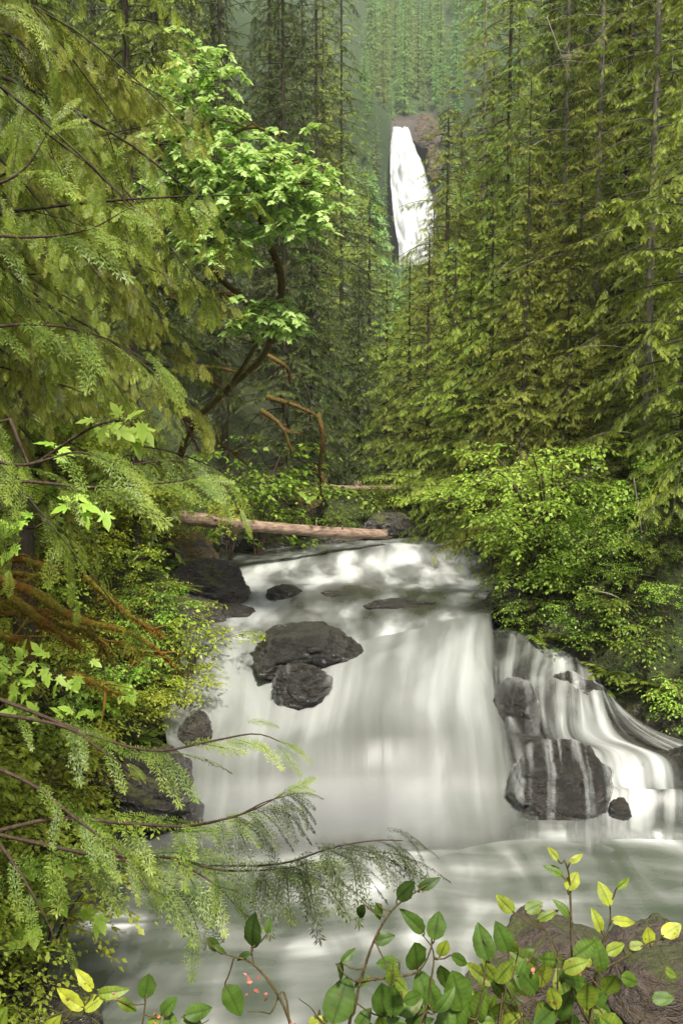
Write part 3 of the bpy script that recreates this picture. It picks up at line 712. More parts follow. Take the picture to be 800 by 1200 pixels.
def tree_thing(name, meshes, loc, label, cat, crown_mat, bark_m='bark', group=None, rz=0, s=1):
    r = thing(name, label, cat, loc, group); r.rotation_euler = (0, 0, rz); r.scale = (s, s, s)
    c = meshes[1]
    t = link('trunk', meshes[0], M[bark_m], r)
    k = bpy.data.objects.new('crown', c); COL.objects.link(k); k.parent = r
    if not c.materials: c.materials.append(M[crown_mat])
    elif c.materials[0] != M[crown_mat]:
        k.material_slots[0].link = 'OBJECT'; k.material_slots[0].material = M[crown_mat]
    return r

# ------------------------------------------------------------------ broad leaves
def leaf_simple(w=.5):
    return tpl([(0,0,0),(.45,w*.5,.06),(1,0,-.06),(.45,-w*.5,.06),(.5,0,-.02)], [(0,4,2,1),(0,3,2,4)], (), [-.1,0,.1,0,0])
def leaf_maple(seed=0):
    rg = np.random.default_rng(seed)
    pts = [(-.02,.0)]
    lob = [(-150,.30),(-128,.18),(-100,.42),(-76,.24),(-58,.62),(-44,.52),(-40,.34),(-22,.62),(-10,.76),(0,.98)]
    for a, r in lob: pts.append((r*cos(radians(a))+.05, r*sin(radians(a))))
    for a, r in lob[-2::-1]: pts.append((r*cos(radians(a))+.05, -r*sin(radians(a))))
    V = [(.12,0,.0)]+[(x, y, -.14*(x*x+y*y)+rg.uniform(-.02,.02)) for x, y in pts]
    n = len(pts); T = [(0, k+1, (k+1) % n+1) for k in range(n)]
    return tpl(V, (), T, [-.15]+[.05]*n)
LF = {'small': [leaf_simple(.55), leaf_simple(.7), leaf_simple(.45)], 'maple': [leaf_maple(1), leaf_maple(2), leaf_maple(3)]}

def leaves_on(path, size, spacing, rg, normal=(0, 0, 1), droop=.35, spread=60):
    seg = np.linalg.norm(np.diff(path, axis=0), axis=1); L = seg.sum(); cum = np.concatenate([[0], np.cumsum(seg)])/L
    n = max(2, int(L/spacing)); t = np.clip(np.linspace(.15, 1, n)+rg.uniform(-.4, .4, n)/n, 0, 1)
    pos = np.stack([np.interp(t, cum, path[:, k]) for k in range(3)], -1)
    dr = nrm(np.gradient(path, axis=0)); dr = nrm(np.stack([np.interp(t, cum, dr[:, k]) for k in range(3)], -1))
    s = np.where(np.arange(n) % 2 == 0, 1, -1)
    a = np.radians(spread+rg.uniform(-30, 25, n))*s*(1-.6*(t > .95))
    d = np.stack([dr[:, 0]*np.cos(a)-dr[:, 1]*np.sin(a), dr[:, 0]*np.sin(a)+dr[:, 1]*np.cos(a), dr[:, 2]*.4-droop*rg.uniform(.1, 1.6, n)], -1)
    up = np.asarray(normal)[None]+rg.normal(size=(n, 3))*.38
    B = basis(d, up)*(size*rg.uniform(.55, 1.2, n))[:, None, None]
    return B, pos+rg.normal(size=(n, 3))*size*.15, .45+.25*t+rg.normal(size=n)*.14

def shrub_meshes(seed, H=3., spread=1.6, stems=5, sec=9, secl=.9, ter=4, size=.1, spacing=.07, leaf='small', lean=(0, 0), mat_r=.02, start=.3, up=1.0, flat=.25):
    rg = np.random.default_rng(seed); wd = Geo(); Ms, Os, Ts = [], [], []
    def put(path):
        m, o, t = leaves_on(path, size, spacing, rg); Ms.append(m); Os.append(o); Ts.append(t+rg.normal()*.06)
    for i in range(stems):
        az = rg.uniform(0, 2*pi); sp = spread*rg.uniform(.35, 1); hh = H*rg.uniform(.65, 1)*up
        e = np.array([cos(az)*sp+lean[0], sin(az)*sp+lean[1], hh])
        path = smooth_path([(0, 0, -.5), (e[0]*.12, e[1]*.12, hh*.35), (e[0]*.45, e[1]*.45, hh*.8), (e[0]*.8, e[1]*.8, hh), (e[0]*1.1, e[1]*1.1, hh*.95)], 16)
        tube(wd, path, np.linspace(mat_r*H/3, mat_r*.2, 16), 5, cap=False)
        for j in range(sec):
            t = start+(1-start)*(j+rg.uniform(0, 1))/sec; k = int(t*15); b = path[k]
            a2 = rg.uniform(0, 2*pi) if rg.random() < .4 else math.atan2(e[1], e[0])+rg.uniform(-1.4, 1.4)
            l2 = secl*rg.uniform(.5, 1.15)
            d = np.array([cos(a2), sin(a2), rg.uniform(-flat*.3, flat*1.6)])
            p2 = smooth_path([b, b+d*l2*.5, b+d*l2*.9+np.array([0, 0, -.12*l2]), b+d*l2*1.1+np.array([0, 0, -.3*l2])], 8)
            tube(wd, p2, np.linspace(mat_r*.3, .003, 8), 4, cap=False); put(p2)
            for q in range(ter):
                k2 = rg.integers(2, 7); a3 = a2+rg.choice([-1, 1])*rg.uniform(.5, 1.2); l3 = l2*rg.uniform(.3, .6)
                d3 = np.array([cos(a3), sin(a3), rg.uniform(-.15, .2)])
                p3 = smooth_path([p2[k2], p2[k2]+d3*l3*.6, p2[k2]+d3*l3+np.array([0, 0, -.2*l3])], 5); put(p3)
    Ms = np.concatenate(Ms); Os = np.concatenate(Os); Ts = np.concatenate(Ts)
    g = Geo(); pick = rg.integers(0, 3, len(Ms))
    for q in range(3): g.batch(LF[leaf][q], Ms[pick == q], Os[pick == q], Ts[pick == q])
    return wd.mesh('stems', True), g.mesh('foliage')
def shrub_thing(name, meshes, loc, label, cat, mat, wood='twig', group=None, rz=0, s=1.0, squash=1.0):
    r = thing(name, label, cat, loc, group); r.rotation_euler = (0, 0, rz); r.scale = (s, s, s*squash)
    link('stems', meshes[0], M[wood], r); f = bpy.data.objects.new('foliage', meshes[1]); COL.objects.link(f); f.parent = r
    if not meshes[1].materials: meshes[1].materials.append(M[mat])
    elif meshes[1].materials[0] != M[mat]:
        f.material_slots[0].link = 'OBJECT'; f.material_slots[0].material = M[mat]
    return r
ORD = ['first','second','third','fourth','fifth','sixth','seventh','eighth','ninth','tenth','eleventh','twelfth','thirteenth','fourteenth','fifteenth',
       'sixteenth','seventeenth','eighteenth','nineteenth','twentieth','twenty-first','twenty-second','twenty-third','twenty-fourth','twenty-fifth','twenty-sixth',
       'twenty-seventh','twenty-eighth','twenty-ninth','thirtieth','thirty-first','thirty-second','thirty-third','thirty-fourth','thirty-fifth','thirty-sixth','thirty-seventh','thirty-eighth','thirty-ninth','fortieth']

# ------------------------------------------------------------------ near conifers, left
def at_ground(px, Y, dz=0):
    x = P(px, 600, Y)[0]; return (x, Y, tz(x, Y)+dz)
NEARL = [
 # px, Y, kind, crown material, R, frond length, spacing, nb, label
 (-235, 9.0, 'ced0', 'needle_olive', 3.5, .25, .13, 105, .02, 'nearest drooping olive green conifer hanging in from the upper left edge'),
 (-90, 13.5, 'hem0', 'needle_olive', 3.9, .30, .17, 95, .03, 'drooping hemlock at the left edge just behind the nearest olive conifer'),
 (25, 22.0, 'hem1', 'needle_light', 3.5, .36, .20, 110, .0, 'light green hemlock on the left bank in front of the mossy maple'),
]
for i, (px, Y, kind, mat, R, fl, sp, nb, lof, lab) in enumerate(NEARL):
    loc = at_ground(px, Y)
    H = 24.; lo = max(.8, Y*lof-loc[2]); hi = Y*.46-loc[2]+2.5
    ms = conifer(100+i, H, lo-.5, R/((1-.2)**.5), int(nb*H/(hi-lo+3)), fl, sp, kind, hmax=hi, rise=.22, drop=.62, shape=.6, hang=.7, trunk_r=.28, vary=1.0, secsp=.26)
    tree_thing('conifer_tree', ms[:2], loc, lab, 'conifer tree', mat, rz=.3*i)

# ------------------------------------------------------------------ mid distance conifers: three individuals reused along both banks
MID = []
for q, (H, R, nb, fl, sp, mt) in enumerate([(28, 4.0, 175, .25, .095, 'needle_light'), (30, 3.7, 170, .25, .10, 'needle_shaded'), (26, 4.3, 160, .27, .10, 'needle_olive'), (24, 3.6, 125, .25, .09, 'needle_light')]):
    MID.append(conifer(200+q, H, 1.6, R, nb, fl, sp, 'hem1', rise=.12, drop=.5, shape=.55, hang=.32, trunk_r=.12, vary=.9)[:2])
YOUNG = [conifer(230+q, 11, .4, 3.0, 125, .24, .09, 'hem1', rise=.2, drop=.45, shape=.7, hang=.38, trunk_r=.10, vary=.9, secsp=.28)[:2] for q in range(3)]
BG = [conifer(260+q, 30, 3.5, 3.6, 130, .95, .36, 'hem2', rise=.1, drop=.45, shape=.6, hang=.45, trunk_r=.26, vary=.9)[:2] for q in range(3)]
HILL = [conifer(280+q, 24, .5, 4.0, 120, .95, .34, 'hem2', rise=.1, drop=.45, shape=.9, hang=.4, trunk_r=.13, vary=.9)[:2] for q in range(3)]
FAR = [conifer(290+q, 21, .6, 5.0, 110, 1.6, .7, 'far', rise=.1, drop=.4, shape=.9, hang=.3, trunk_r=.3)[:2] for q in range(4)]

PLACED = []
def put_tree(px, Y, meshes, mat, label, bark='bark', s=1.0, group=None, dz=0, nm='conifer_tree'):
    x, _, z = at_ground(px, Y)
    rz = random.Random(int(px*7+Y*13)).uniform(0, 6.28)
    PLACED.append((x, Y))
    return tree_thing(nm, meshes, (x, Y, z+dz), label, 'conifer tree', mat, bark, group, rz, s)
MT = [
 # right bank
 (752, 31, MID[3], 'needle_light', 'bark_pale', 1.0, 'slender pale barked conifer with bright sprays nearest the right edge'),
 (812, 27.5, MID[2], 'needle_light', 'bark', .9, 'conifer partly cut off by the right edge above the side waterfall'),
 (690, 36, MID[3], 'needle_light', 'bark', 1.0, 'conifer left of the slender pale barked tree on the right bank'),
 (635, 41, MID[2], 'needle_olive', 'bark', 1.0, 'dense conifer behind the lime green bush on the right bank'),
 (715, 43, MID[2], 'needle_shaded', 'bark', 1.0, 'dark conifer in the shade behind the pale barked tree'),
 (790, 40, MID[1], 'needle_shaded', 'bark', 1.05, 'dark conifer in the shade at the right edge'),
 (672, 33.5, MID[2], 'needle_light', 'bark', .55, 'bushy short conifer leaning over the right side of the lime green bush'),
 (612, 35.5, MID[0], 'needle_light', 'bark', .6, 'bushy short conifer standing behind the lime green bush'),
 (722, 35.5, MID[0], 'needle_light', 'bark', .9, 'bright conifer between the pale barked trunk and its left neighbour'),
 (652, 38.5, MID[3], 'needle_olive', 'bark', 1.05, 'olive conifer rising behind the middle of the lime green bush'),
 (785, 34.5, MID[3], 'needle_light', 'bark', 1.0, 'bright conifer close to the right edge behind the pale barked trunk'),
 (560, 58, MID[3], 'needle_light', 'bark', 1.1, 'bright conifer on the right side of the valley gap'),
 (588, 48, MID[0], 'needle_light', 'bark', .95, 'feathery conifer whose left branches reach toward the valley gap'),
 (660, 52, MID[1], 'needle_shaded', 'bark', 1.0, 'dark trunked conifer deep in the right hand forest'),
 (760, 54, MID[0], 'needle_shaded', 'bark', 1.0, 'conifer deep in the shaded upper right forest'),
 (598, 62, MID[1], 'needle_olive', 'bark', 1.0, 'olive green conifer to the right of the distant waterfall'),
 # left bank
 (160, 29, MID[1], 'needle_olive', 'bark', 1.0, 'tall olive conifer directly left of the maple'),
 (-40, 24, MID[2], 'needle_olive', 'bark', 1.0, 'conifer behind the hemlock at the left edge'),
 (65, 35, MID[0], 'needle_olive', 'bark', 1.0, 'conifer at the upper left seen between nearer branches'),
 (265, 47, MID[1], 'needle_shaded', 'bark', 1.1, 'tall dark conifer behind the maple crown'),
 (335, 43, MID[2], 'needle_shaded', 'bark', 1.0, 'shaded conifer on the far bank behind the bare mossy limbs'),
 (372, 52, MID[0], 'needle_shaded', 'bark', 1.05, 'dark conifer on the left of the valley gap'),
 (195, 56, MID[0], 'needle_shaded', 'bark', 1.1, 'dark conifer high between the maple and the near hemlock'),
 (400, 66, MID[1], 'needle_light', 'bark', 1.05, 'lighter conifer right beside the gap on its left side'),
 (320, 66, MID[2], 'needle_shaded', 'bark', 1.1, 'conifer standing high behind the dark tree above the maple'),
]
for (px, Y, ms, mat, bk, s, lab) in MT: put_tree(px, Y, ms, mat, lab, bk, s)
YT = [(548, 40.5, 0, 'needle_light', 1.05, 'young bright hemlock directly above the lime green bush'),
 (500, 46, 1, 'needle_olive', 1.08, 'young yellowish hemlock in the middle below the distant waterfall'),
 (452, 50, 0, 'needle_light', .95, 'young hemlock above the right end of the long log'),
 (590, 44, 1, 'needle_light', 1.1, 'young hemlock to the right of the bright one above the bush'),
 (420, 58, 1, 'needle_shaded', 1.0, 'young dark hemlock left of the centre above the long log'),
 (478, 62, 0, 'needle_light', 1.0, 'young hemlock right under the foot of the distant waterfall'),
 (660, 33, 1, 'needle_light', .8, 'young hemlock growing behind the right half of the lime green bush'),
 (735, 31.5, 0, 'needle_olive', .62, 'low young hemlock by the pale barked trunk'),
 (385, 50, 0, 'needle_shaded', .9, 'young shaded hemlock over the thin upstream log'),
 (795, 29.5, 1, 'needle_light', .7, 'low young hemlock at the right edge over the side waterfall'),
 (625, 37, 0, 'needle_light', 1.2, 'tall young hemlock rising behind the left half of the lime green bush'),
 (570, 54, 1, 'needle_olive', 1.5, 'taller young hemlock to the right of the distant waterfall'),
 (535, 66, 0, 'needle_light', 1.5, 'young hemlock whose tip stands just right of the distant waterfall foot'),
 (505, 78, 1, 'needle_olive', 1.3, 'olive young hemlock in the valley gap under the distant waterfall'),
 (705, 38, 1, 'needle_light', 1.25, 'tall young hemlock left of the pale barked trunk'),
 (770, 34, 0, 'needle_light', 1.2, 'tall young hemlock between the pale barked trunk and the right edge'),
 (530, 42.5, 2, 'needle_light', 1.15, 'full bright hemlock leaning over the right end of the upstream rapids'),
 (478, 47.5, 2, 'needle_light', 1.0, 'bright drooping hemlock behind the right end of the long log'),
 (572, 39, 2, 'needle_light', 1.25, 'bright full hemlock directly behind the left tip of the lime green bush'),
 (520, 52, 1, 'needle_light', 1.5, 'tall bright hemlock in the middle of the right bank forest edge'),
 (610, 33.5, 2, 'needle_light', .95, 'drooping young hemlock behind the crown of the lime green bush'),
 (432, 74, 0, 'needle_shaded', 1.5, 'dark young hemlock left of the gap above the thin upstream log')]
for (px, Y, q, mat, s, lab) in YT: put_tree(px, Y, YOUNG[q], mat, lab, 'bark', s)

# background forest on both slopes; the view up the valley to the tall fall stays open
rg = np.random.default_rng(77); bgl = []; farl = []; nh = 0
def ok(x, Y, R, H, z):
    pl, pr = proj((x-R, Y, z))[0], proj((x+R, Y, z))[0]
    if pr < -40 or pl > 840: return False
    top = proj((x, Y, z+H))[1]
    if pr > (450 if Y < 90 else 459) and pl < (516 if Y < 90 else 508) and top < 304: return False
    return all((x-a)**2+(Y-b)**2 > (R*.95)**2 for a, b in PLACED)
cand = 0
while cand < 14000 and len(bgl) < 70:
    cand += 1
    Y = 46+74*rg.random()**1.3; x = rg.uniform(-.36, .36)*Y
    s = rg.uniform(.75, 1.1)
    if rg.random() < .3: s = rg.uniform(.3, .55)
    z = tz(x, Y)
    if proj((x, Y, z))[1] < 60: continue
    if ok(x, Y, 3.0*s, 29*s, z): bgl.append((x, Y, z, s)); PLACED.append((x, Y))
cand = 0
while cand < 60000 and len(farl) < 170:
    cand += 1
    hill = nh < 75
    Y = 308+rg.random()**1.3*190 if hill else 118+182*rg.random()**.7
    x = rg.uniform(.02, .15)*Y if hill else ((rg.uniform(375, 460) if rg.random() < .5 else rg.uniform(505, 590))-400)/F*Y
    s = rg.uniform(.5, 1.4) if Y > 311 else rg.uniform(.3, 1.0)
    z = tz(x, Y)
    if Y > 303:
        if proj((x, Y, z))[1] < -60 or not all((x-a)**2+(Y-b)**2 > 34 for a, b in PLACED): continue
        if Y < 311.5 and 448 < proj((x, Y, z))[0] < 500: continue
        if abs(z-tz(x, Y+2)) > 9 or not 425 < proj((x, Y, z))[0] < 575: continue
        farl.append((x, Y, z, s)); PLACED.append((x, Y)); nh += 1
    elif ok(x, Y, 3.2*s, 24*s, z) and proj((x, Y, z))[1] > -20: farl.append((x, Y, z, s)); PLACED.append((x, Y))
print('bg', len(bgl), 'far', len(farl))
for q in range(170):
    lft = q % 2; pxx = rg.uniform(424, 456) if lft else rg.uniform(503, 570); Y = rg.uniform(288, 330)
    x = P(pxx, 600, Y)[0]; z = tz(x, Y)
    if min([99]+[(x-a[0])**2+(z-a[2])**2 for a in farl]) < 9 or tz(x, Y)*0 or (Y < 312 and 456 < pxx < 512): continue
    farl.append((x, Y, z-.5, rg.uniform(.45, .75)))
bgl.sort(key=lambda a: a[1])
for (px, Y, top) in [(466, 120, 300), (497, 132, 297), (482, 165, 299), (474, 230, 292), (490, 150, 293), (479, 200, 301), (503, 215, 290), (455, 200, 285), (488, 280, 300), (462, 285, 296)]:
    x = P(px, 600, Y)[0]; z = tz(x, Y); s_ = min(1.2, max(.15, (P(px, top, Y)[2]-z)/24)); farl.append((x, Y, z, s_))
for k, (x, Y, z, s) in enumerate(bgl):
    left = proj((x, Y, z))[0] < 480
    lab = 'background conifer in the shaded forest on the %s slope' % ('left' if left else 'right')
    r = tree_thing('conifer_tree', BG[k % 3], (x, Y, z), lab, 'conifer tree', ['needle_shaded', 'needle_shaded', 'needle_light'][int(rg.integers(0, 3))], 'bark',
               'background conifers on the %s slope' % ('left' if left else 'right'), rg.uniform(0, 6.28), s)
for k, (x, Y, z, s) in enumerate(farl):
    if Y > 303: lab, gr = 'distant hazy conifer on the hillside above the tall waterfall', 'conifers on the hillside above the distant waterfall'
    elif x < .05*Y: lab, gr = 'far conifer on the left slope of the upper valley', 'far conifers on the left valley slope'
    else: lab, gr = 'far conifer on the right slope of the upper valley', 'far conifers on the right valley slope'
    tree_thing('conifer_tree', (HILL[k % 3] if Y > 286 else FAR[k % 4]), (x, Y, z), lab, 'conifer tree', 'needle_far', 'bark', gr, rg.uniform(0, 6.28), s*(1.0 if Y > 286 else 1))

# ------------------------------------------------------------------ the maple with mossy limbs
def maple_tree():
    rg = np.random.default_rng(5)
    Yc = 27.0; base = np.array(at_ground(345, 31.5)); base[2] = tz(base[0], base[1])
    base = np.array([P(175, 600, 33)[0], 33.0, 0]); base[2] = tz(base[0], base[1])
    r = thing('maple_tree', 'bright green broadleaf maple with rusty mossy limbs on the left bank', 'maple tree', tuple(base))
    wd = Geo(); Ms, Os, Ts = [], [], []
    B = lambda px, py, Y: P(px, py, Y)-base
    limbs = [
     ([np.array([0, 0, -1.]), B(215, 520, 32.5), B(268, 455, 31), B(302, 425, 30), B(316, 392, 29), B(285, 350, 28), B(235, 305, 27.5), B(205, 230, 27), B(215, 130, 26.5), B(225, 70, 26.3)], .12, .03),
     ([B(318, 400, 29), B(330, 330, 28), B(300, 240, 27), B(310, 200, 26.5), B(350, 190, 26)], .12, .03),
     ([B(235, 305, 27.5), B(270, 250, 26.5), B(330, 220, 26), B(375, 215, 25.6)], .09, .02),
     ([B(205, 230, 27), B(240, 180, 26.3), B(290, 150, 26), B(330, 160, 25.6)], .08, .02),
     ([B(268, 455, 31), B(285, 430, 29.5), B(310, 390, 28), B(345, 365, 27)], .09, .02),
     ([B(285, 350, 28), B(240, 345, 27.6), B(200, 350, 27.2)], .06, .03),
    ]
    for pts, r0, r1 in limbs:
        n = 26; tube(wd, smooth_path(pts, n), np.linspace(r0, r1, n), 9, .5, .3, r0*50)
    # crown: leafy plates spread through the volume
    blobs = [((225, 85, 26.2), 1.0, 26), ((215, 150, 26.6), .9, 22), ((245, 175, 26), 1.1, 30), ((285, 195, 26), 1.2, 34), ((330, 205, 25.8), 1.1, 32), ((360, 215, 25.6), .8, 20),
             ((240, 235, 26.2), 1.0, 26), ((275, 265, 26), 1.0, 24), ((330, 240, 26), .8, 16), ((210, 205, 26.4), .7, 14), ((245, 285, 26.2), .7, 12), ((268, 140, 26.3), .5, 8),
             ((315, 365, 27), .75, 20), ((340, 372, 27), .5, 12), ((290, 375, 27), .45, 10), ((372, 262, 25.8), .35, 5)]
    for c, rad, n in blobs:
        c = B(*c); n = int(n*1.5)
        for q in range(n):
            p = c+rg.normal(size=3)*np.array([.5, .5, .38])*rad
            a = rg.uniform(0, 2*pi); l = rg.uniform(.4, .75)
            d = np.array([cos(a), sin(a), rg.uniform(-.25, .1)])
            path = smooth_path([p-d*l*.3+np.array([0, 0, -.08]), p+d*l*.4, p+d*l+np.array([0, 0, -.15])], 6)
            tube(wd, path, np.linspace(.012, .004, 6), 3, cap=False)
            m, o, t = leaves_on(path, .20, .058, rg, (0, -.15, 1), .35, 65); Ms.append(m); Os.append(o); Ts.append(t+.1)
    for pts, r0, r1 in limbs[1:5]:
        p = smooth_path(pts, 10); 
        for q in range(5, 10):
            a = rg.uniform(0, 6.28); d = np.array([cos(a), sin(a), .3])*rg.uniform(.5, 1.1)
            tube(wd, smooth_path([p[q], p[q]+d*.5, p[q]+d], 5), np.linspace(.03, .008, 5), 4, cap=False)
    Ms = np.concatenate(Ms); Os = np.concatenate(Os); Ts = np.concatenate(Ts)
    g = Geo(); pick = rg.integers(0, 3, len(Ms))
    for q in range(3): g.batch(LF['maple'][q], Ms[pick == q], Os[pick == q], Ts[pick == q])
    link('trunk', wd.mesh('trunk', True), M['moss_limb'], r); link('crown', g.mesh('crown'), M['maple'], r)
maple_tree()

def limb(name, pts, r0, r1, mat, label, cat='branch', n=24, rough=.3, group=None, twigs=0, seed=0, fuzz=0):
    pts = [np.asarray(p) for p in pts]; base = pts[0]
    g = Geo(); path = smooth_path([p-base for p in pts], n)
    tube(g, path, np.linspace(r0, r1, n), 10, .5, rough, seed+r0*40)
    rg = np.random.default_rng(seed)
    for q in range(twigs):
        k = rg.integers(n//4, n-2); d = nrm(rg.normal(size=3)*np.array([1, .6, .5])+np.array([.5, 0, -.2]))*rg.uniform(.3, .9)
        tube(g, smooth_path([path[k], path[k]+d*.5, path[k]+d+rg.normal(size=3)*.1], 6), np.linspace(r1*.7+.006, .004, 6), 5, cap=False)
    if fuzz:   # tufts of moss standing off the bark
        k = rg.integers(0, n, fuzz); rr = np.interp(k, [0, n-1], [r0, r1])
        d = nrm(rg.normal(size=(fuzz, 3))+np.array([0, 0, -.15])); o = path[k]+d*rr[:, None]*.9+rg.normal(size=(fuzz, 3))*np.array([.06, .06, .02])
        B = basis(d+rg.normal(size=(fuzz, 3))*.5+np.array([0, 0, -.5]), rg.normal(size=(fuzz, 3)))*rg.uniform(.04, .11, fuzz)[:, None, None]
        g.batch(leaf_simple(.22), B, o, .5+rg.normal(size=fuzz)*.2)
    o = link(name, g.mesh(name, True), M[mat], None, tuple(base))
    return tag(o, label, cat, group)
# bare mossy limbs in the shade under the maple
dead = [([(185,470,30),(240,505,30),(290,545,30.5)],'long mossy dead limb reaching down right under the maple'),
 ([(195,415,31),(235,435,31),(270,465,31.5)],'short mossy limb left of centre under the small maple clump'),
 ([(225,430,32),(260,432,32),(290,440,32)],'level mossy dead limb below the small maple clump'),
 ([(310,415,32),(335,430,32),(340,450,32.5)],'hooked mossy limb right of the level one'),
 ([(312,465,31),(345,475,31),(372,487,31)],'yellow mossy limb bending toward the dark trunk'),
 ([(372,485,31),(378,510,31),(375,545,31.5),(376,580,32)],'upright dark mossy stem at the end of the yellow limb'),
 ([(305,480,32),(330,500,32),(342,530,32)],'curved mossy limb above the green bush'),
 ([(205,470,32),(222,505,32),(235,530,32)],'thin steep mossy limb at the left under the maple'),
 ([(195,350,30),(240,345,30),(270,342,30)],'thin level brown limb behind the maple stem')]
for k, (p, lab) in enumerate(dead):
    limb('mossy_limb', [P(*q) for q in p], .085 if 'thin' not in lab else .045, .03, 'moss_limb', lab, 'branch', seed=k, twigs=5, fuzz=260, group='mossy limbs under the maple')
for k, (p, lab) in enumerate([
 ([(702,545,28.4),(680,560,28.2),(655,572,28.1)],'pale bare twig arching left over the lime green bush'),
 ([(742,560,28.2),(752,640,28.1),(745,700,28.0),(756,770,27.9)],'long thin dead twig hanging down the dark right bank'),
 ([(690,690,27.6),(730,705,27.5),(772,760,27.4),(778,800,27.4)],'bent dead twig above the side waterfall'),
 ([(640,20,30),(655,60,30),(668,95,30)],'pale curved dead twig high up on the right')]):
    limb('dead_twig', [P(*q) for q in p], .022, .006, 'bark_pale', lab, 'twig', seed=60+k, twigs=7, rough=.1)
# rusty moss covered limbs sprawling over the left bank
rust = [([(-60,668,17.5),(30,690,17.5),(90,725,18),(160,745,18.5),(215,790,19.5)],.17,.03,'thickest rusty mossy limb running from the left edge down to the right'),
 ([(-50,655,18.5),(20,655,18.5),(65,668,18.5)],.12,.06,'short rusty mossy limb above the thickest one at the left edge'),
 ([(-50,680,18.2),(10,672,18.2),(60,678,18.2)],.10,.05,'rusty mossy limb squeezed between two others at the left edge'),
 ([(10,700,18),(60,735,18),(95,760,18.2)],.15,.06,'rusty mossy limb just below the thickest one'),
 ([(70,730,18.3),(110,745,18.3),(130,775,18.5)],.10,.05,'fork of rusty moss in the middle of the left bank'),
 ([(-40,735,17.5),(20,750,17.5),(40,765,17.6)],.13,.06,'stub of rusty moss low at the left edge'),
 ([(80,790,17.2),(110,800,17.2),(138,812,17.4)],.10,.05,'short rusty moss stub under the bright maple leaves'),
 ([(140,752,18.5),(155,762,18.5),(160,775,18.6)],.10,.05,'small round tuft of rusty moss on a limb end'),
 ([(100,675,20),(150,720,20),(190,745,20.5)],.07,.03,'thin rusty limb behind the thickest one'),
 ([(-30,700,18.6),(30,715,18.6),(60,720,18.7)],.16,.12,'dark rusty mossy mound at the left edge')]
for k, (p, r0, r1, lab) in enumerate(rust):
    limb('mossy_limb', [P(*q) for q in p], r0*.72, r1*.72, 'moss_rust', lab, 'branch', seed=20+k, twigs=3, rough=.45, fuzz=900, group='rusty mossy limbs on the left bank')

# ------------------------------------------------------------------ shrubs
SH = {
 'small': [shrub_meshes(300+q, 2.6, 1.3, 6, 9, .9, 4, .14, .085) for q in range(3)],
 'tiny': [shrub_meshes(310+q, 1.6, 1.0, 7, 8, .6, 4, .095, .06) for q in range(2)],
 'maple': [shrub_meshes(320+q, 2.2, 1.1, 4, 5, .7, 2, .26, .17, leaf='maple') for q in range(2)],
}
def put_shrub(kind, q, px, Y, top, mat, label, group=None, smin=.45, smax=1.9, cat='shrub', nm='leafy_shrub', wide=1.0):
    x, _, z = at_ground(px, Y)
    H = {'small': 2.6, 'tiny': 1.6, 'maple': 2.2}[kind]
    zt = P(px, top, Y)[2]; s = min(smax, max(smin, (zt-z)/H))
    r = shrub_thing(nm, SH[kind][q % len(SH[kind])], (x, Y, z), label, cat, mat, 'twig', group, random.Random(int(px*3+Y*5)).uniform(0, 6.28), s)
    r.scale = (s*wide, s*wide, s); return r
# big lime bush over the side fall
lime = shrub_meshes(340, 4.4, 2.5, 15, 13, 1.2, 5, .13, .085, lean=(-1.2, -.3), mat_r=.03, start=.25)
shrub_thing('leafy_shrub', lime, (P(645, 600, 30.2)[0], 30.2, tz(P(645, 600, 30.2)[0], 30.2)-.6), 'large lime green bush overhanging the stream on the right bank', 'shrub', 'shrub_lime', s=1.15)
lime2 = shrub_meshes(341, 2.6, 1.7, 8, 9, .9, 5, .12, .085, lean=(-.3, -.9), mat_r=.02, start=.25)
shrub_thing('leafy_shrub', lime2, (P(690, 600, 29)[0], 29, tz(P(690, 600, 29)[0], 29)-.4), 'green bush hanging over the top of the side waterfall', 'shrub', 'shrub_green', s=.85)
for (px, Y, top, kd, mat, lab) in [(735,28.6,690,'tiny','shrub_green','small bush on the dark right bank beside the side waterfall'),
    (775,28.0,730,'small','shrub_green','bush in the shade at the right edge over the side waterfall'),
    (800,27.5,790,'tiny','shrub_green','low plant at the right edge just above the white strands'),
    (700,31,600,'small','shrub_lime','airy bush with pale leaves left of the pale barked trunk'),
    (770,31,640,'small','shrub_green','airy bush under the conifer at the right edge'),
    (655,30,700,'small','shrub_lime','lower tier of bright leaves beneath the large lime bush')]:
    put_shrub(kd, 0, px, Y, top, mat, lab)
rr_ = np.random.default_rng(31); RB = []
while len(RB) < 34:
    Y = rr_.uniform(25.2, 33); x = float(tab(Y, tY, tXR))+.1+abs(rr_.normal())*1.8; z = tz(x, Y); px, py = proj((x, Y, z))
    if px > 830 or min([9]+[math.hypot(x-a[0], Y-a[1]) for a in RB]) < .7: continue
    RB.append((x, Y)); q = int(rr_.integers(0, 3)); kd = ['small', 'tiny'][int(rr_.random() < .55)]
    shrub_thing('leafy_shrub', SH[kd][q % len(SH[kd])], (x, Y, z-.05), ('small leaved' if kd == 'small' else 'low fine leaved')+' bush in the shade of the right bank above the side waterfall',
                'shrub', ['shrub_green', 'shrub_green', 'shrub_lime'][q], 'twig', 'bushes on the right bank', rr_.uniform(0, 6.28), rr_.uniform(.45, .8))
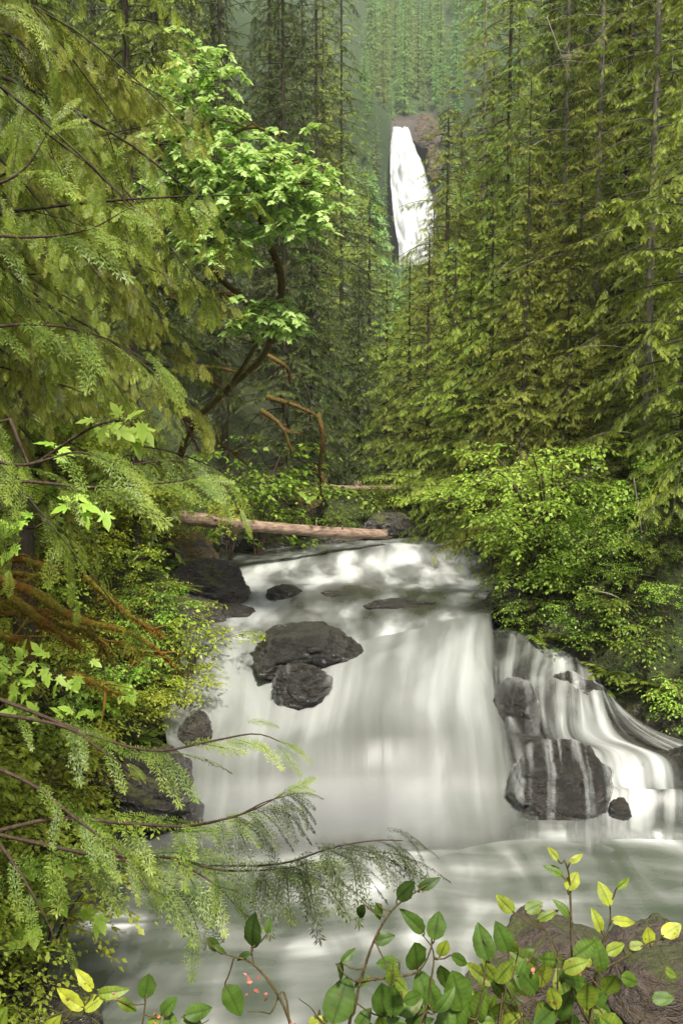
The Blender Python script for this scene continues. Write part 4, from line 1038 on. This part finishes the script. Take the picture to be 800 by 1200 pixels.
# bushes on the far bank
for (px, Y, top, kd, q, mat, lab, w) in [(300,39.5,498,'small',0,'shrub_green','rounded deep green bush in the shade above the long log',1.0),
    (265,38.5,545,'small',1,'shrub_green','deep green bush left of the rounded one above the log',1.0),
    (340,42.5,590,'small',2,'shrub_lime','yellow green bush just behind the middle of the log',1.1),
    (395,44,595,'tiny',0,'shrub_green','low bush behind the right part of the log',1.2),
    (300,42,600,'tiny',1,'shrub_yellow','low yellowish bush behind the left part of the log',1.2),
    (425,45,560,'small',1,'shrub_green','dark bush by the thin upstream log',1.0),
    (235,36.5,585,'small',1,'shrub_yellow','yellow green bush at the left end of the log',1.0)]:
    put_shrub(kd, q, px, Y, top, mat, lab, wide=w)
# left bank thicket
rgs = np.random.default_rng(9); LB = []
tries = 0
while len(LB) < 105 and tries < 8000:
    tries += 1
    Y = rgs.uniform(12.5, 35); xl = float(tab(Y, tY, tXL)); x = xl-.1-abs(rgs.normal())*2.0
    if x < -.40*Y: continue
    if min([9]+[math.hypot(x-a[0], (Y-a[1])*.7) for a in LB]) < .66: continue
    z = tz(x, Y); px, py = proj((x, Y, z))
    if 105 < px < 250 and 880 < py < 1045: continue
    if 180 < px < 340 and 640 < py < 815: continue
    if 45 < px < 240 and Y < 19.5: continue
    LB.append((x, Y, z, px, py))
LB.sort(key=lambda a: -a[4])
for k, (x, Y, z, px, py) in enumerate(LB):
    kind = rgs.choice(['small', 'small', 'tiny', 'maple'], p=[.3, .25, .35, .1]); q = int(rgs.integers(0, 3))
    mat = {'small': 'shrub_yellow', 'tiny': ['shrub_yellow', 'shrub_lime', 'shrub_green'][q % 3], 'maple': 'shrub_lime'}[kind]
    kk = {'small': 'small leaved', 'tiny': 'low fine leaved', 'maple': 'large leaved'}[kind]
    s = rgs.uniform(.6, 1.05)*(1 if kind != 'tiny' else 1.25)
    shrub_thing('leafy_shrub', SH[kind][q % len(SH[kind])], (x, Y, z), '%s bush in the yellow green thicket covering the left bank' % kk,
                'shrub', mat, 'twig', 'bushes on the left bank', rgs.uniform(0, 6.28), s)

# ferns
def fern_mesh(seed, n=11, L=.75):
    rg = np.random.default_rng(seed); Ms = []
    az = np.arange(n)*2.4+rg.uniform(-.3, .3, n)
    d = np.stack([np.cos(az), np.sin(az), rg.uniform(.5, 1.1, n)], -1)
    B = basis(d, np.array([[0, 0, 1.]])+0*d)*(L*rg.uniform(.7, 1.1, n))[:, None, None]
    g = Geo(); g.batch(frond(20, 0, .75, .28, .05, seed, power=.6, ang=72), B, np.zeros((n, 3)), .55+rg.normal(size=n)*.12)
    return g.mesh('fern')
FERN = [fern_mesh(400+q) for q in range(3)]
for q in range(44):
    Y = rgs.uniform(14, 34) if q < 22 else rgs.uniform(24.5, 31)
    if q < 22: x = float(tab(Y, tY, tXL))-rgs.uniform(.0, 2.5)
    else: x = float(tab(Y, tY, tXR))+rgs.uniform(.3, 3.0)
    z = tz(x, Y); px, py = proj((x, Y, z))
    if not (-10 < px < 810): continue
    o = link('fern', FERN[q % 3], M['cedar'], None, (x, Y, z+.02)); o.rotation_euler = (0, 0, rgs.uniform(0, 6)); o.scale = (rgs.uniform(.8, 1.3),)*3
    tag(o, 'sword fern with arching fronds on the %s bank among the bushes' % ('left' if q < 22 else 'right'), 'fern', 'ferns on the %s bank' % ('left' if q < 22 else 'right'))

# ground cover: litter, moss tufts and seedlings nobody could count
def cover():
    n = 60000; Y = 12+40*rgs.random(n)**1.2; side = rgs.random(n) < .55
    xl = tab(Y, tY, tXL); xr = tab(Y, tY, tXR)
    x = np.where(side, xl-.15-np.abs(rgs.normal(size=n))*3.5, xr+.15+np.abs(rgs.normal(size=n))*4)
    x = np.where(Y > 45, rgs.uniform(-.36, .36, n)*Y, x)
    z = terrain(x, Y); keep = (np.abs(x) < .42*Y) & (z > -9.4)
    x, Y, z = x[keep], Y[keep], z[keep]; n = len(x)
    d = rgs.normal(size=(n, 3)); d[:, 2] = np.abs(d[:, 2])*.6+.1
    B = basis(d, np.array([[0, 0, 1.]])+rgs.normal(size=(n, 3))*.4)*rgs.uniform(.05, .14, n)[:, None, None]
    g = Geo(); g.batch(leaf_simple(.6), B, np.stack([x, Y, z+.02], -1), .35+rgs.normal(size=n)*.2)
    tag(link('ground_cover', g.mesh('ground_cover'), M['shrub_green']), 'low green plants and moss tufts covering both banks', 'ground cover', kind='stuff')
cover()

# ------------------------------------------------------------------ near cedar reaching over the water from the left
def near_cedar():
    rg = np.random.default_rng(55); base = np.array([-4.2, 5.2, 0.]); base[2] = tz(base[0], base[1])
    r = thing('cedar_tree', 'near cedar whose long twigs and green sprays reach over the pool from the left', 'cedar tree', tuple(base))
    wd = Geo(); tube(wd, smooth_path([(0, 0, -1), (0, 0, 4), (.1, .1, 9), (0, 0, 14)], 20), np.linspace(.28, .1, 20), 12, .5, .15, 3)
    green, dark = [[], [], []], [[], [], []]
    # (points in the picture with distance, frond length, spacing, start, dark?, hang, density side)
    BR = [
     ([(-60,965,5.2),(30,985,5.2),(120,1003,5.1),(200,1005,5.0),(260,1020,4.9),(330,1018,4.8),(360,1012,4.7)], 0.220, 0.069, .25, 0, .35),
     ([(260,1015,4.9),(330,1012,4.7),(390,993,4.5),(440,985,4.4),(472,985,4.4)], 0.200, 0.044, .25, 1, .75),
     ([(-60,990,4.9),(60,960,4.9),(150,965,4.9),(220,968,4.8),(270,958,4.7),(305,945,4.6),(335,928,4.6)], 0.170, 0.062, .35, 0, .4),
     ([(225,967,4.7),(275,957,4.6),(310,940,4.55),(345,930,4.5)], 0.150, 0.044, .3, 1, .8),
     ([(-50,800,5.4),(40,835,5.3),(110,862,5.2),(180,880,5.1),(250,868,5.0),(300,860,4.95),(335,872,4.9)], 0.170, 0.075, .3, 0, .3),
     ([(-50,830,5.2),(70,850,5.1),(120,880,5.0),(150,900,5.0)], 0.120, 0.150, .3, 0, .3),
     ([(-60,880,4.8),(30,915,4.8),(90,960,4.7),(140,1000,4.6),(175,1045,4.6)], 0.150, 0.062, .35, 0, .4),
     ([(-60,930,4.6),(0,990,4.6),(40,1050,4.5),(70,1110,4.5)], 0.140, 0.088, .35, 0, .4),
     ([(130,1003,5.0),(190,1030,4.9),(220,1060,4.8),(232,1090,4.8)], 0.170, 0.062, .2, 0, .4),
     ([(200,1005,4.95),(250,1035,4.8),(275,1060,4.8)], 0.190, 0.056, .1, 0, .3),
     ([(-60,560,5.6),(40,565,5.6),(110,571,5.5),(190,566,5.4),(230,560,5.3)], 0.220, 0.088, .25, 0, .4),
     ([(-60,520,5.2),(20,545,5.2),(90,530,5.1),(140,545,5.0)], 0.220, 0.075, .2, 0, .4),
     ([(-60,270,6.2),(30,278,6.2),(100,270,6.2),(150,245,6.1)], 0.260, 0.088, .2, 0, .6),
     ([(-60,230,5.8),(20,205,5.8),(60,150,5.8)], 0.260, 0.075, .2, 0, .9),
     ([(-60,20,5.0),(10,10,5.0),(45,30,5.0),(60,80,5.0)], 0.200, 0.060, .2, 0, 1.1),
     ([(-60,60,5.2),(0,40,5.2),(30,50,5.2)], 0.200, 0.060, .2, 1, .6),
     ([(-60,390,6.5),(40,380,6.5),(120,395,6.4),(185,430,6.3)], 0.260, 0.088, .2, 0, .5),
     ([(150,545,7.5),(210,540,7.4),(255,560,7.3),(282,600,7.2)], 0.220, 0.056, .1, 0, .6),
    ]
    for (pts, fl, sp, tm, dk, hang) in BR:
        w = [P(*p)-base for p in pts]
        path = smooth_path(w, 22)
        start = np.array([0, 0, max(1.0, path[0][2]-.3)])
        if pts[0][0] < 0: tube(wd, smooth_path([start, path[0]*.5+start*.5+np.array([0, 0, .1]), path[0], path[1]], 8), np.linspace(.05, .02, 8), 7, cap=False)
        tube(wd, path, np.linspace(.012 if pts[0][0] < 0 else .006, .002, 22), 6, cap=False)
        m, o, t = fronds_on(path, fl*1.5, sp*(1.3 if dk else 2.5), rg, hang=hang*(.6 if dk else .22), tmin=tm, side_ang=48, lenp=lambda t: .6+.6*np.sin(pi*t))
        if not dk:      # the green sprays spread flat and tip towards the light over the water
            m = basis(m[:, :, 0], np.array([[.1, -.55, .8]])+rg.normal(size=(len(m), 3))*.3)*np.linalg.norm(m[:, :, 0], axis=1)[:, None, None]
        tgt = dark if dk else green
        tgt[0].append(m); tgt[1].append(o); tgt[2].append(t)
    link('trunk', wd.mesh('trunk', True), M['twig'], r)
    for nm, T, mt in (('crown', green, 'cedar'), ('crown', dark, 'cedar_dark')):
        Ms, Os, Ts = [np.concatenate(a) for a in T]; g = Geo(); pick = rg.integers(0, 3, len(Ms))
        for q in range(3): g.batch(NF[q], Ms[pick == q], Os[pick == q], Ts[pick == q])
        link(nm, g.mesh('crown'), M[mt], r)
NF = [frond(12, .06, .45, .22, .017, 70+s, ang=38, power=.9) for s in range(3)]
near_cedar()

# bright maple saplings on the left
def sapling(pts, leaves, label, seed, base):
    rg = np.random.default_rng(seed); base = np.array(base)
    r = thing('maple_sapling', label, 'maple sapling', tuple(base))
    wd = Geo(); path = smooth_path([np.zeros(3)]+[P(*p)-base for p in pts], 20); tube(wd, path, np.linspace(.02, .004, 20), 6, cap=False)
    Bs, Os, Ts = [], [], []
    extra = [(px+rg.normal()*14, py+rg.normal()*10, Y+rg.normal()*.15, sz*.8, ang+rg.uniform(-60, 60)) for (px, py, Y, sz, ang) in leaves]
    for (px, py, Y, sz, ang) in list(leaves)+extra:
        c = P(px, py, Y)-base; k = np.argmin(np.linalg.norm(path-c, axis=1))
        tube(wd, smooth_path([path[k], (path[k]+c)/2+np.array([0, 0, .03]), c], 5), .0035, 4, cap=False)
        d = np.array([[cos(radians(ang)), -.35, sin(radians(ang))]]); up = np.array([[rg.uniform(-.5, .5), -.45, .9+rg.uniform(-.3, .3)]])
        Bs.append(basis(d, up)*sz*.72); Os.append(c[None]); Ts.append(np.array([.75+rg.uniform(-.15, .2)]))
    g = Geo()
    for b, o, t in zip(Bs, Os, Ts): g.batch(LF['maple'][rg.integers(0, 3)], b, o, t)
    link('stems', wd.mesh('stems', True), M['twig'], r); link('foliage', g.mesh('foliage'), M['shrub_lime'], r)
b0 = (-4.6, 9.0, tz(-4.6, 9.0))
sapling([(-30,590,7.4),(40,545,7.2),(110,500,7.0),(160,492,6.9)], [(108,492,7,.15,185),(130,498,6.9,.17,-10),(148,490,6.9,.20,30),(150,505,6.8,.24,-25),(165,500,6.8,.22,-50),(120,505,7,.14,-100),(160,520,6.8,.16,-70),(140,486,6.9,.14,120)],
        'maple sapling with a bright spray of large leaves above the left bank', 1, b0)
b1 = (-4.9, 10, tz(-4.9, 10))
sapling([(-40,670,8.6),(40,620,8.3),(95,585,8.1)], [(88,585,8.1,.2,20),(98,590,8,.24,-20),(80,592,8,.2,200),(100,602,8,.18,-80),(30,610,8.2,.22,200),(12,615,8.2,.24,180),(20,640,8.2,.2,230),(8,625,8.1,.2,120),(62,520,8,.2,170),(70,525,8,.18,-20)],
        'maple sapling with a few drooping pale leaves below the bright spray', 2, b1)
b2 = (-5.6, 12.5, tz(-5.6, 12.5))
sapling([(-60,900,11.5),(0,830,11.6),(60,790,11.7)], [(20+random.Random(k).uniform(-25,75), 790+random.Random(k+50).uniform(-30,50), 11.6, .24, random.Random(k+99).uniform(-180,180)) for k in range(22)],
        'maple sapling with pale crowded leaves under the rusty limbs', 3, b2)

# ------------------------------------------------------------------ foreground leafy shrubs
def big_leaf(w=.55, curl=.2, fold=.22, nx=17, ny=5, seed=0):
    rg = np.random.default_rng(seed); V = []; A = []
    for i in range(nx):
        t = i/(nx-1); hw = w*.5*(max(0., sin(pi*t**.85))**.8)*(1 if t < .999 else 0)
        for j in range(-ny, ny+1):
            s = j/ny; e = 1+abs(s)**3*(.10*float(vnoise(np.array([t*9+seed*7]), np.array([3.0+np.sign(s)]))[0])+.04*float(vnoise(np.array([t*25+seed]), np.array([1.0+np.sign(s)]))[0]))+.06*np.sign(s)*sin(3*t+seed)
            V.append((t+.03*sin(6*s*hw+seed), s*hw*e, -curl*t*t+fold*abs(s)*hw-.05*sin(9*t+3*abs(s))*abs(s)*w*.5-.18*hw*s*s))
            A.append((-.22 if j == 0 else .06*(1-abs(s)))+(.05 if i % 2 else -.03)*(abs(s) > .1))
    W = 2*ny+1; Q = [(i*W+j, (i+1)*W+j, (i+1)*W+j+1, i*W+j+1) for i in range(nx-1) for j in range(W-1)]
    return tpl(V, Q, (), A)
BL = [big_leaf(.60, .22, .25, seed=1), big_leaf(.70, .08, .12, seed=2), big_leaf(.46, .4, .4, seed=3), big_leaf(.64, -.18, .2, seed=4)]
def fg_leaf_mat(name, dark, mid, light, rough=.32, tr=.3, spots=0):
    m, nt, out = newmat(name)
    at = N(nt, 'ShaderNodeAttribute', attribute_name='tint')
    cr = ramp(nt, at.outputs['Fac'], [(0, dark), (.5, mid), (1, light)])
    tc = N(nt, 'ShaderNodeTexCoord')
    n = N(nt, 'ShaderNodeTexNoise', {'Vector': tc.outputs['Object'], 'Scale': 38.0, 'Detail': 5.0, 'Roughness': .6})
    mu = ramp(nt, n.outputs[0], [(.35, g3(.72)), (.65, g3(1.2))])
    vm = N(nt, 'ShaderNodeVectorMath', {0: cr.outputs[0], 1: mu.outputs[0]}, operation='MULTIPLY')
    n2 = N(nt, 'ShaderNodeTexNoise', {'Vector': tc.outputs['Object'], 'Scale': 60.0, 'Detail': 2.0})
    sp = ramp(nt, n2.outputs[0], [(.70-spots*.1, g3(0)), (.76-spots*.1, g3(1))])
    col = mixc(nt, sp.outputs[0], vm.outputs[0], (.10, .05, .015))
    bp = N(nt, 'ShaderNodeBump', {'Height': n.outputs[0], 'Strength': .25, 'Distance': .004})
    pb = N(nt, 'ShaderNodeBsdfPrincipled', {'Base Color': col, 'Roughness': .5, 'Specular IOR Level': .3, 'Normal': bp.outputs[0]})
    gm = N(nt, 'ShaderNodeHueSaturation', {'Hue': .48, 'Value': 1.5, 'Color': col})
    tl = N(nt, 'ShaderNodeBsdfTranslucent', {'Color': gm.outputs[0]})
    mx = N(nt, 'ShaderNodeMixShader', {0: tr, 1: pb.outputs[0], 2: tl.outputs[0]})
    nt.links.new(mx.outputs[0], out.inputs[0]); return m
M['fg'] = fg_leaf_mat('salal_leaf', (.018, .034, .007), (.062, .12, .015), (.32, .35, .03), spots=.3)
M['fgstem'] = bark_mat('green_stem', (.06, .05, .02), (.16, .12, .05), scale=20)
mp_, nt_, out_ = newmat('pink_leaf'); pb_ = N(nt_, 'ShaderNodeBsdfPrincipled', {'Base Color': (.34, .10, .07, 1), 'Roughness': .5}); nt_.links.new(pb_.outputs[0], out_.inputs[0]); M['pink'] = mp_

def fg_shrub(label, base, stems, leaves, pinks, seed, fill=None):
    """stems: photo paths with distance; leaves: (px,py,Y, heading deg in the picture, length px, kind, tint)"""
    rg = np.random.default_rng(seed); base = np.array(base, float); base[2] = tz(base[0], base[1])
    r = thing('broadleaf_shrub', label, 'shrub', tuple(base))
    wd = Geo(); g = Geo(); paths = []
    for pts, r0 in stems:
        w = [P(*p)-base for p in pts]
        if pts[0][1] > 1195: w = [w[0]*np.array([.35, .35, .0])]+w
        p = smooth_path(w, 24); paths.append(p)
        tube(wd, p, np.linspace(r0, r0*.35, 24), 7, .5, .15, seed)
    allp = np.concatenate(paths)
    def put(px, py, Y, ang, lp, kind, tint):
        c = P(px, py, Y)-base; L = lp/F*Y*.92; a = radians(ang)
        tl = rg.uniform(-.35, .35); d = np.array([cos(a), tl, sin(a)])
        up = np.array([rg.uniform(-.5, .5)-sin(a)*.2, -.75+rg.uniform(-.25, .25), .55+rg.uniform(-.3, .3)])
        B = basis(d[None], up[None]); o = c-B[0][:, 0]*L*.5
        k = np.argmin(np.linalg.norm(allp-o, axis=1))
        if np.linalg.norm(allp[k]-o) < .25: tube(wd, smooth_path([allp[k], (allp[k]+o)/2+np.array([0, 0, -.006]), o, o+B[0][:, 0]*L*.1], 6), .0016, 5, cap=False)
        g.batch(BL[kind], B*L, o[None], np.array([tint]))
    for l in leaves: put(*l)
    if fill:
        x0, x1, y0, y1, n, ya, yb, ta, tb = fill
        for q in range(n):
            px = rg.uniform(x0, x1); py = y0+(y1-y0)*rg.random()**.7; Y = rg.uniform(ya, yb)
            put(px, py, Y, rg.uniform(20, 160) if rg.random() < .75 else rg.uniform(-60, 240), rg.uniform(24, 50), int(rg.integers(0, 4)), rg.uniform(ta, tb))
    link('stems', wd.mesh('stems', True), M['fgstem'], r); link('leaves', g.mesh('leaves', True), M['fg'], r)
    if pinks:
        for (px, py, Y, n, sp) in pinks:
            pg = Geo(); n = max(3, n//3)
            for q in range(n):
                c = P(px+rg.normal()*sp, py+rg.normal()*sp, Y)-base
                B = basis(rg.normal(size=(1, 3)), rg.normal(size=(1, 3)))*rg.uniform(3.5, 8)/F*Y
                pg.batch(BL[rg.integers(0, 4)], B, c[None], np.array([.5]))
            link('flower_cluster', pg.mesh('flower_cluster', True), M['pink'], r)
Y1 = 2.1
fg_shrub('leafy shrub at the bottom left with a bluish green round leaf and yellow shoots', (-.55, 1.9, 0),
 [([(150,1260,Y1),(165,1210,Y1),(172,1165,Y1)], .004), ([(150,1260,Y1),(120,1205,Y1),(90,1180,Y1)], .003), ([(200,1260,Y1),(215,1215,Y1),(245,1195,Y1)], .003)],
 [(172,1157,Y1,80,36,1,.42),(196,1180,Y1,55,34,0,.45),(82,1172,Y1,150,46,2,.95),(100,1150,Y1,125,36,2,1.0),(130,1163,Y1,15,40,2,.62),(110,1175,Y1,40,34,0,.8),(232,1186,Y1,5,40,0,.45),(225,1198,Y1,-20,34,0,.4),
  (200,1199,Y1,100,34,0,.5),(0,1196,Y1,70,40,0,.6),(150,1178,Y1,-30,34,2,.55),(180,1200,Y1,60,30,1,.6),(62,1200,Y1,60,34,0,.8)],
 [(133,1170,Y1,14,7),(178,1192,Y1,8,6)], 1)
fg_shrub('leafy shrub with a single dark olive leaf standing against the pool left of the middle', (-.05, 1.7, 0),
 [([(350,1260,1.9),(340,1200,1.9),(322,1160,1.9),(297,1130,1.9),(278,1122,1.9),(262,1118,1.9)], .004), ([(297,1130,1.9),(294,1110,1.9)], .002), ([(340,1210,1.9),(315,1188,1.9),(290,1185,1.9)], .003), ([(375,1240,1.9),(370,1190,1.9),(350,1170,1.9)], .0025)],
 [(295,1093,1.9,92,50,0,.08),(252,1108,1.9,-45,32,2,.3),(274,1172,1.9,-60,50,0,.42),(314,1085,1.9,85,22,2,.4),(398,1174,1.9,70,64,1,.34),(285,1120,1.9,200,22,2,.1),(372,1198,1.9,20,30,0,.9),(258,1113,1.9,-30,20,2,.3)],
 [(300,1165,1.9,26,9),(292,1150,1.9,8,5),(345,1195,1.9,10,8)], 2)
Y2 = 1.9
fg_shrub('leafy shrub in the bottom middle with a tall arching stem of dark leaves', (.12, 1.7, 0),
 [([(410,1260,Y2),(416,1180,Y2),(428,1130,Y2),(445,1088,Y2),(466,1060,Y2),(500,1037,Y2)], .004), ([(416,1150,Y2),(460,1145,Y2),(490,1138,Y2),(505,1110,Y2),(503,1090,Y2)], .003), ([(495,1260,Y2),(500,1180,Y2),(508,1120,Y2),(495,1095,Y2)], .003), ([(540,1260,Y2),(560,1190,Y2),(570,1120,Y2),(566,1100,Y2)], .003)],
 [(474,1044,Y2,55,38,1,.10),(501,1036,Y2,38,32,2,.22),(422,1070,Y2,250,30,2,.12),(444,1068,Y2,-70,26,0,.45),(449,1100,Y2,20,30,0,.3),(488,1122,Y2,95,48,1,.36),(511,1086,Y2,80,38,1,.38),(486,1082,Y2,130,44,2,.34),
  (454,1128,Y2,185,32,0,.45),(519,1112,Y2,70,26,1,.7),(468,1160,Y2,90,30,1,.72),(537,1163,Y2,105,60,1,.45),(566,1106,Y2,110,50,0,.42),(540,1125,Y2,-30,34,2,.4),(425,1195,Y2,60,34,0,.4),(508,1170,Y2,100,46,0,.45),(485,1190,Y2,80,44,0,.35),
  (402,1140,Y2,-60,38,2,.3),(408,1120,Y2,40,26,2,.35),(425,1150,Y2,200,28,2,.3),(560,1180,Y2,80,50,0,.5),(524,1195,Y2,85,44,1,.45)],
 [(480,1180,Y2,8,8)], 3, fill=(430, 560, 1130, 1235, 26, 1.75, 2.1, .3, .6))
Y3 = 2.0
fg_shrub('leafy shrub in the bottom right corner with tall yellow green shoots over the boulder', (.5, 1.8, 0),
 [([(668,1260,Y3),(670,1150,Y3),(668,1060,Y3),(666,1025,Y3),(661,1008,Y3)], .004), ([(690,1260,Y3),(694,1160,Y3),(706,1110,Y3),(714,1080,Y3),(714,1058,Y3)], .0035),
  ([(694,1180,Y3),(702,1142,Y3),(735,1120,Y3),(762,1104,Y3),(795,1098,Y3)], .003), ([(668,1150,Y3),(650,1110,Y3),(640,1090,Y3)], .002), ([(620,1260,Y3),(610,1190,Y3),(590,1150,Y3)], .003), ([(740,1260,Y3),(755,1190,Y3),(760,1165,Y3)], .003)],
 [(648,1001,Y3,130,22,2,.8),(674,1006,Y3,40,22,2,.8),(670,1033,Y3,60,28,1,.85),(650,1020,Y3,140,28,2,.5),(709,1048,Y3,110,34,0,.8),(730,1036,Y3,30,24,2,.6),(700,1080,Y3,110,32,2,.8),(730,1079,Y3,5,32,2,.9),
  (786,1090,Y3,25,32,1,1.0),(760,1098,Y3,100,26,1,.9),(720,1112,Y3,20,30,0,.7),(745,1108,Y3,15,22,0,.7),(592,1060,Y3,140,32,0,.7),(625,1063,Y3,20,28,1,.55),(640,1072,Y3,40,30,2,.6),(660,1065,Y3,120,30,2,.5),
  (590,1100,Y3,110,46,0,.42),(645,1125,Y3,190,36,0,.5),(738,1148,Y3,-25,34,0,.5),(620,1150,Y3,120,50,0,.42),(700,1170,Y3,60,40,0,.42),(776,1170,Y3,10,32,0,.45),(590,1160,Y3,140,44,0,.5),(660,1180,Y3,75,44,0,.42),(785,1140,Y3,-30,20,1,.6)],
 [(680,1140,Y3,26,10),(640,1150,Y3,14,14),(622,1133,Y3,10,7),(688,1170,Y3,10,8)], 4, fill=(560, 720, 1105, 1240, 66, 1.8, 2.3, .35, .75))

# ------------------------------------------------------------------ air, light, camera
def haze():
    m, nt, out = newmat('haze_air')
    v = N(nt, 'ShaderNodeVolumePrincipled', {'Color': (.86, .92, .95, 1), 'Density': .0003, 'Anisotropy': .2})
    nt.links.new(v.outputs[0], out.inputs['Volume'])
    x0, x1, y0, y1, z0, z1 = -1000, 1000, -400, 1650, -14, 260
    V = [(x, y, z) for x in (x0, x1) for y in (y0, y1) for z in (z0, z1)]
    Q = [(0,1,3,2),(4,6,7,5),(0,4,5,1),(2,3,7,6),(0,2,6,4),(1,5,7,3)]
    g = Geo(); g.add(V, Q); tag(link('haze', g.mesh('haze'), m), 'thin pale air filling the valley', 'haze', kind='stuff')
HAZE = True
if HAZE: haze()

w = bpy.data.worlds.new('World'); SC.world = w; w.use_nodes = True
nt = w.node_tree; nt.nodes.clear()
EL, AZ = radians(56), radians(170)     # high, behind the viewer
sky = N(nt, 'ShaderNodeTexSky', sky_type='NISHITA', sun_disc=False, sun_elevation=EL, sun_rotation=AZ, air_density=1.0, dust_density=4.0)
hs = N(nt, 'ShaderNodeHueSaturation', {'Saturation': .22, 'Color': sky.outputs[0]})
bg = N(nt, 'ShaderNodeBackground', {'Color': hs.outputs[0], 'Strength': .085})
ow = N(nt, 'ShaderNodeOutputWorld', {'Surface': bg.outputs[0]})
sd = bpy.data.lights.new('sun', 'SUN'); sd.energy = 4.8; sd.angle = radians(6); sd.color = (1, .94, .82)
so = bpy.data.objects.new('sun', sd); COL.objects.link(so)
# Nishita: rotation 0 = +Y, turning clockwise seen from above
dirv = Vector((sin(AZ)*cos(EL), cos(AZ)*cos(EL), sin(EL)))
so.rotation_euler = dirv.to_track_quat('Z', 'Y').to_euler()

cam = bpy.data.cameras.new('camera'); co = bpy.data.objects.new('camera', cam); COL.objects.link(co)
cam.sensor_fit = 'VERTICAL'; cam.sensor_height = 36; cam.sensor_width = 24; cam.lens = 36*F/1200
cam.clip_start = .05; cam.clip_end = 5000
co.rotation_euler = (pi/2-PITCH, 0, 0)
print('conifers', sum(1 for o in bpy.data.objects if o.get('category') == 'conifer tree'))
SC.camera = co
SC.view_settings.view_transform = 'Standard'; SC.view_settings.look = 'None'; SC.view_settings.exposure = 1.05; SC.view_settings.gamma = 1
SC.cycles.max_bounces = 6; SC.cycles.diffuse_bounces = 4; SC.cycles.transmission_bounces = 3; SC.cycles.transparent_max_bounces = 12; SC.cycles.glossy_bounces = 2
SC.cycles.sample_clamp_indirect = 4; SC.cycles.use_adaptive_sampling = True; SC.cycles.adaptive_threshold = .03; SC.cycles.volume_bounces = 0
SC.cycles.use_denoising = True; SC.cycles.denoiser = 'OPENIMAGEDENOISE'; SC.cycles.denoising_input_passes = 'RGB_ALBEDO_NORMAL'; SC.cycles.denoising_prefilter = 'ACCURATE'
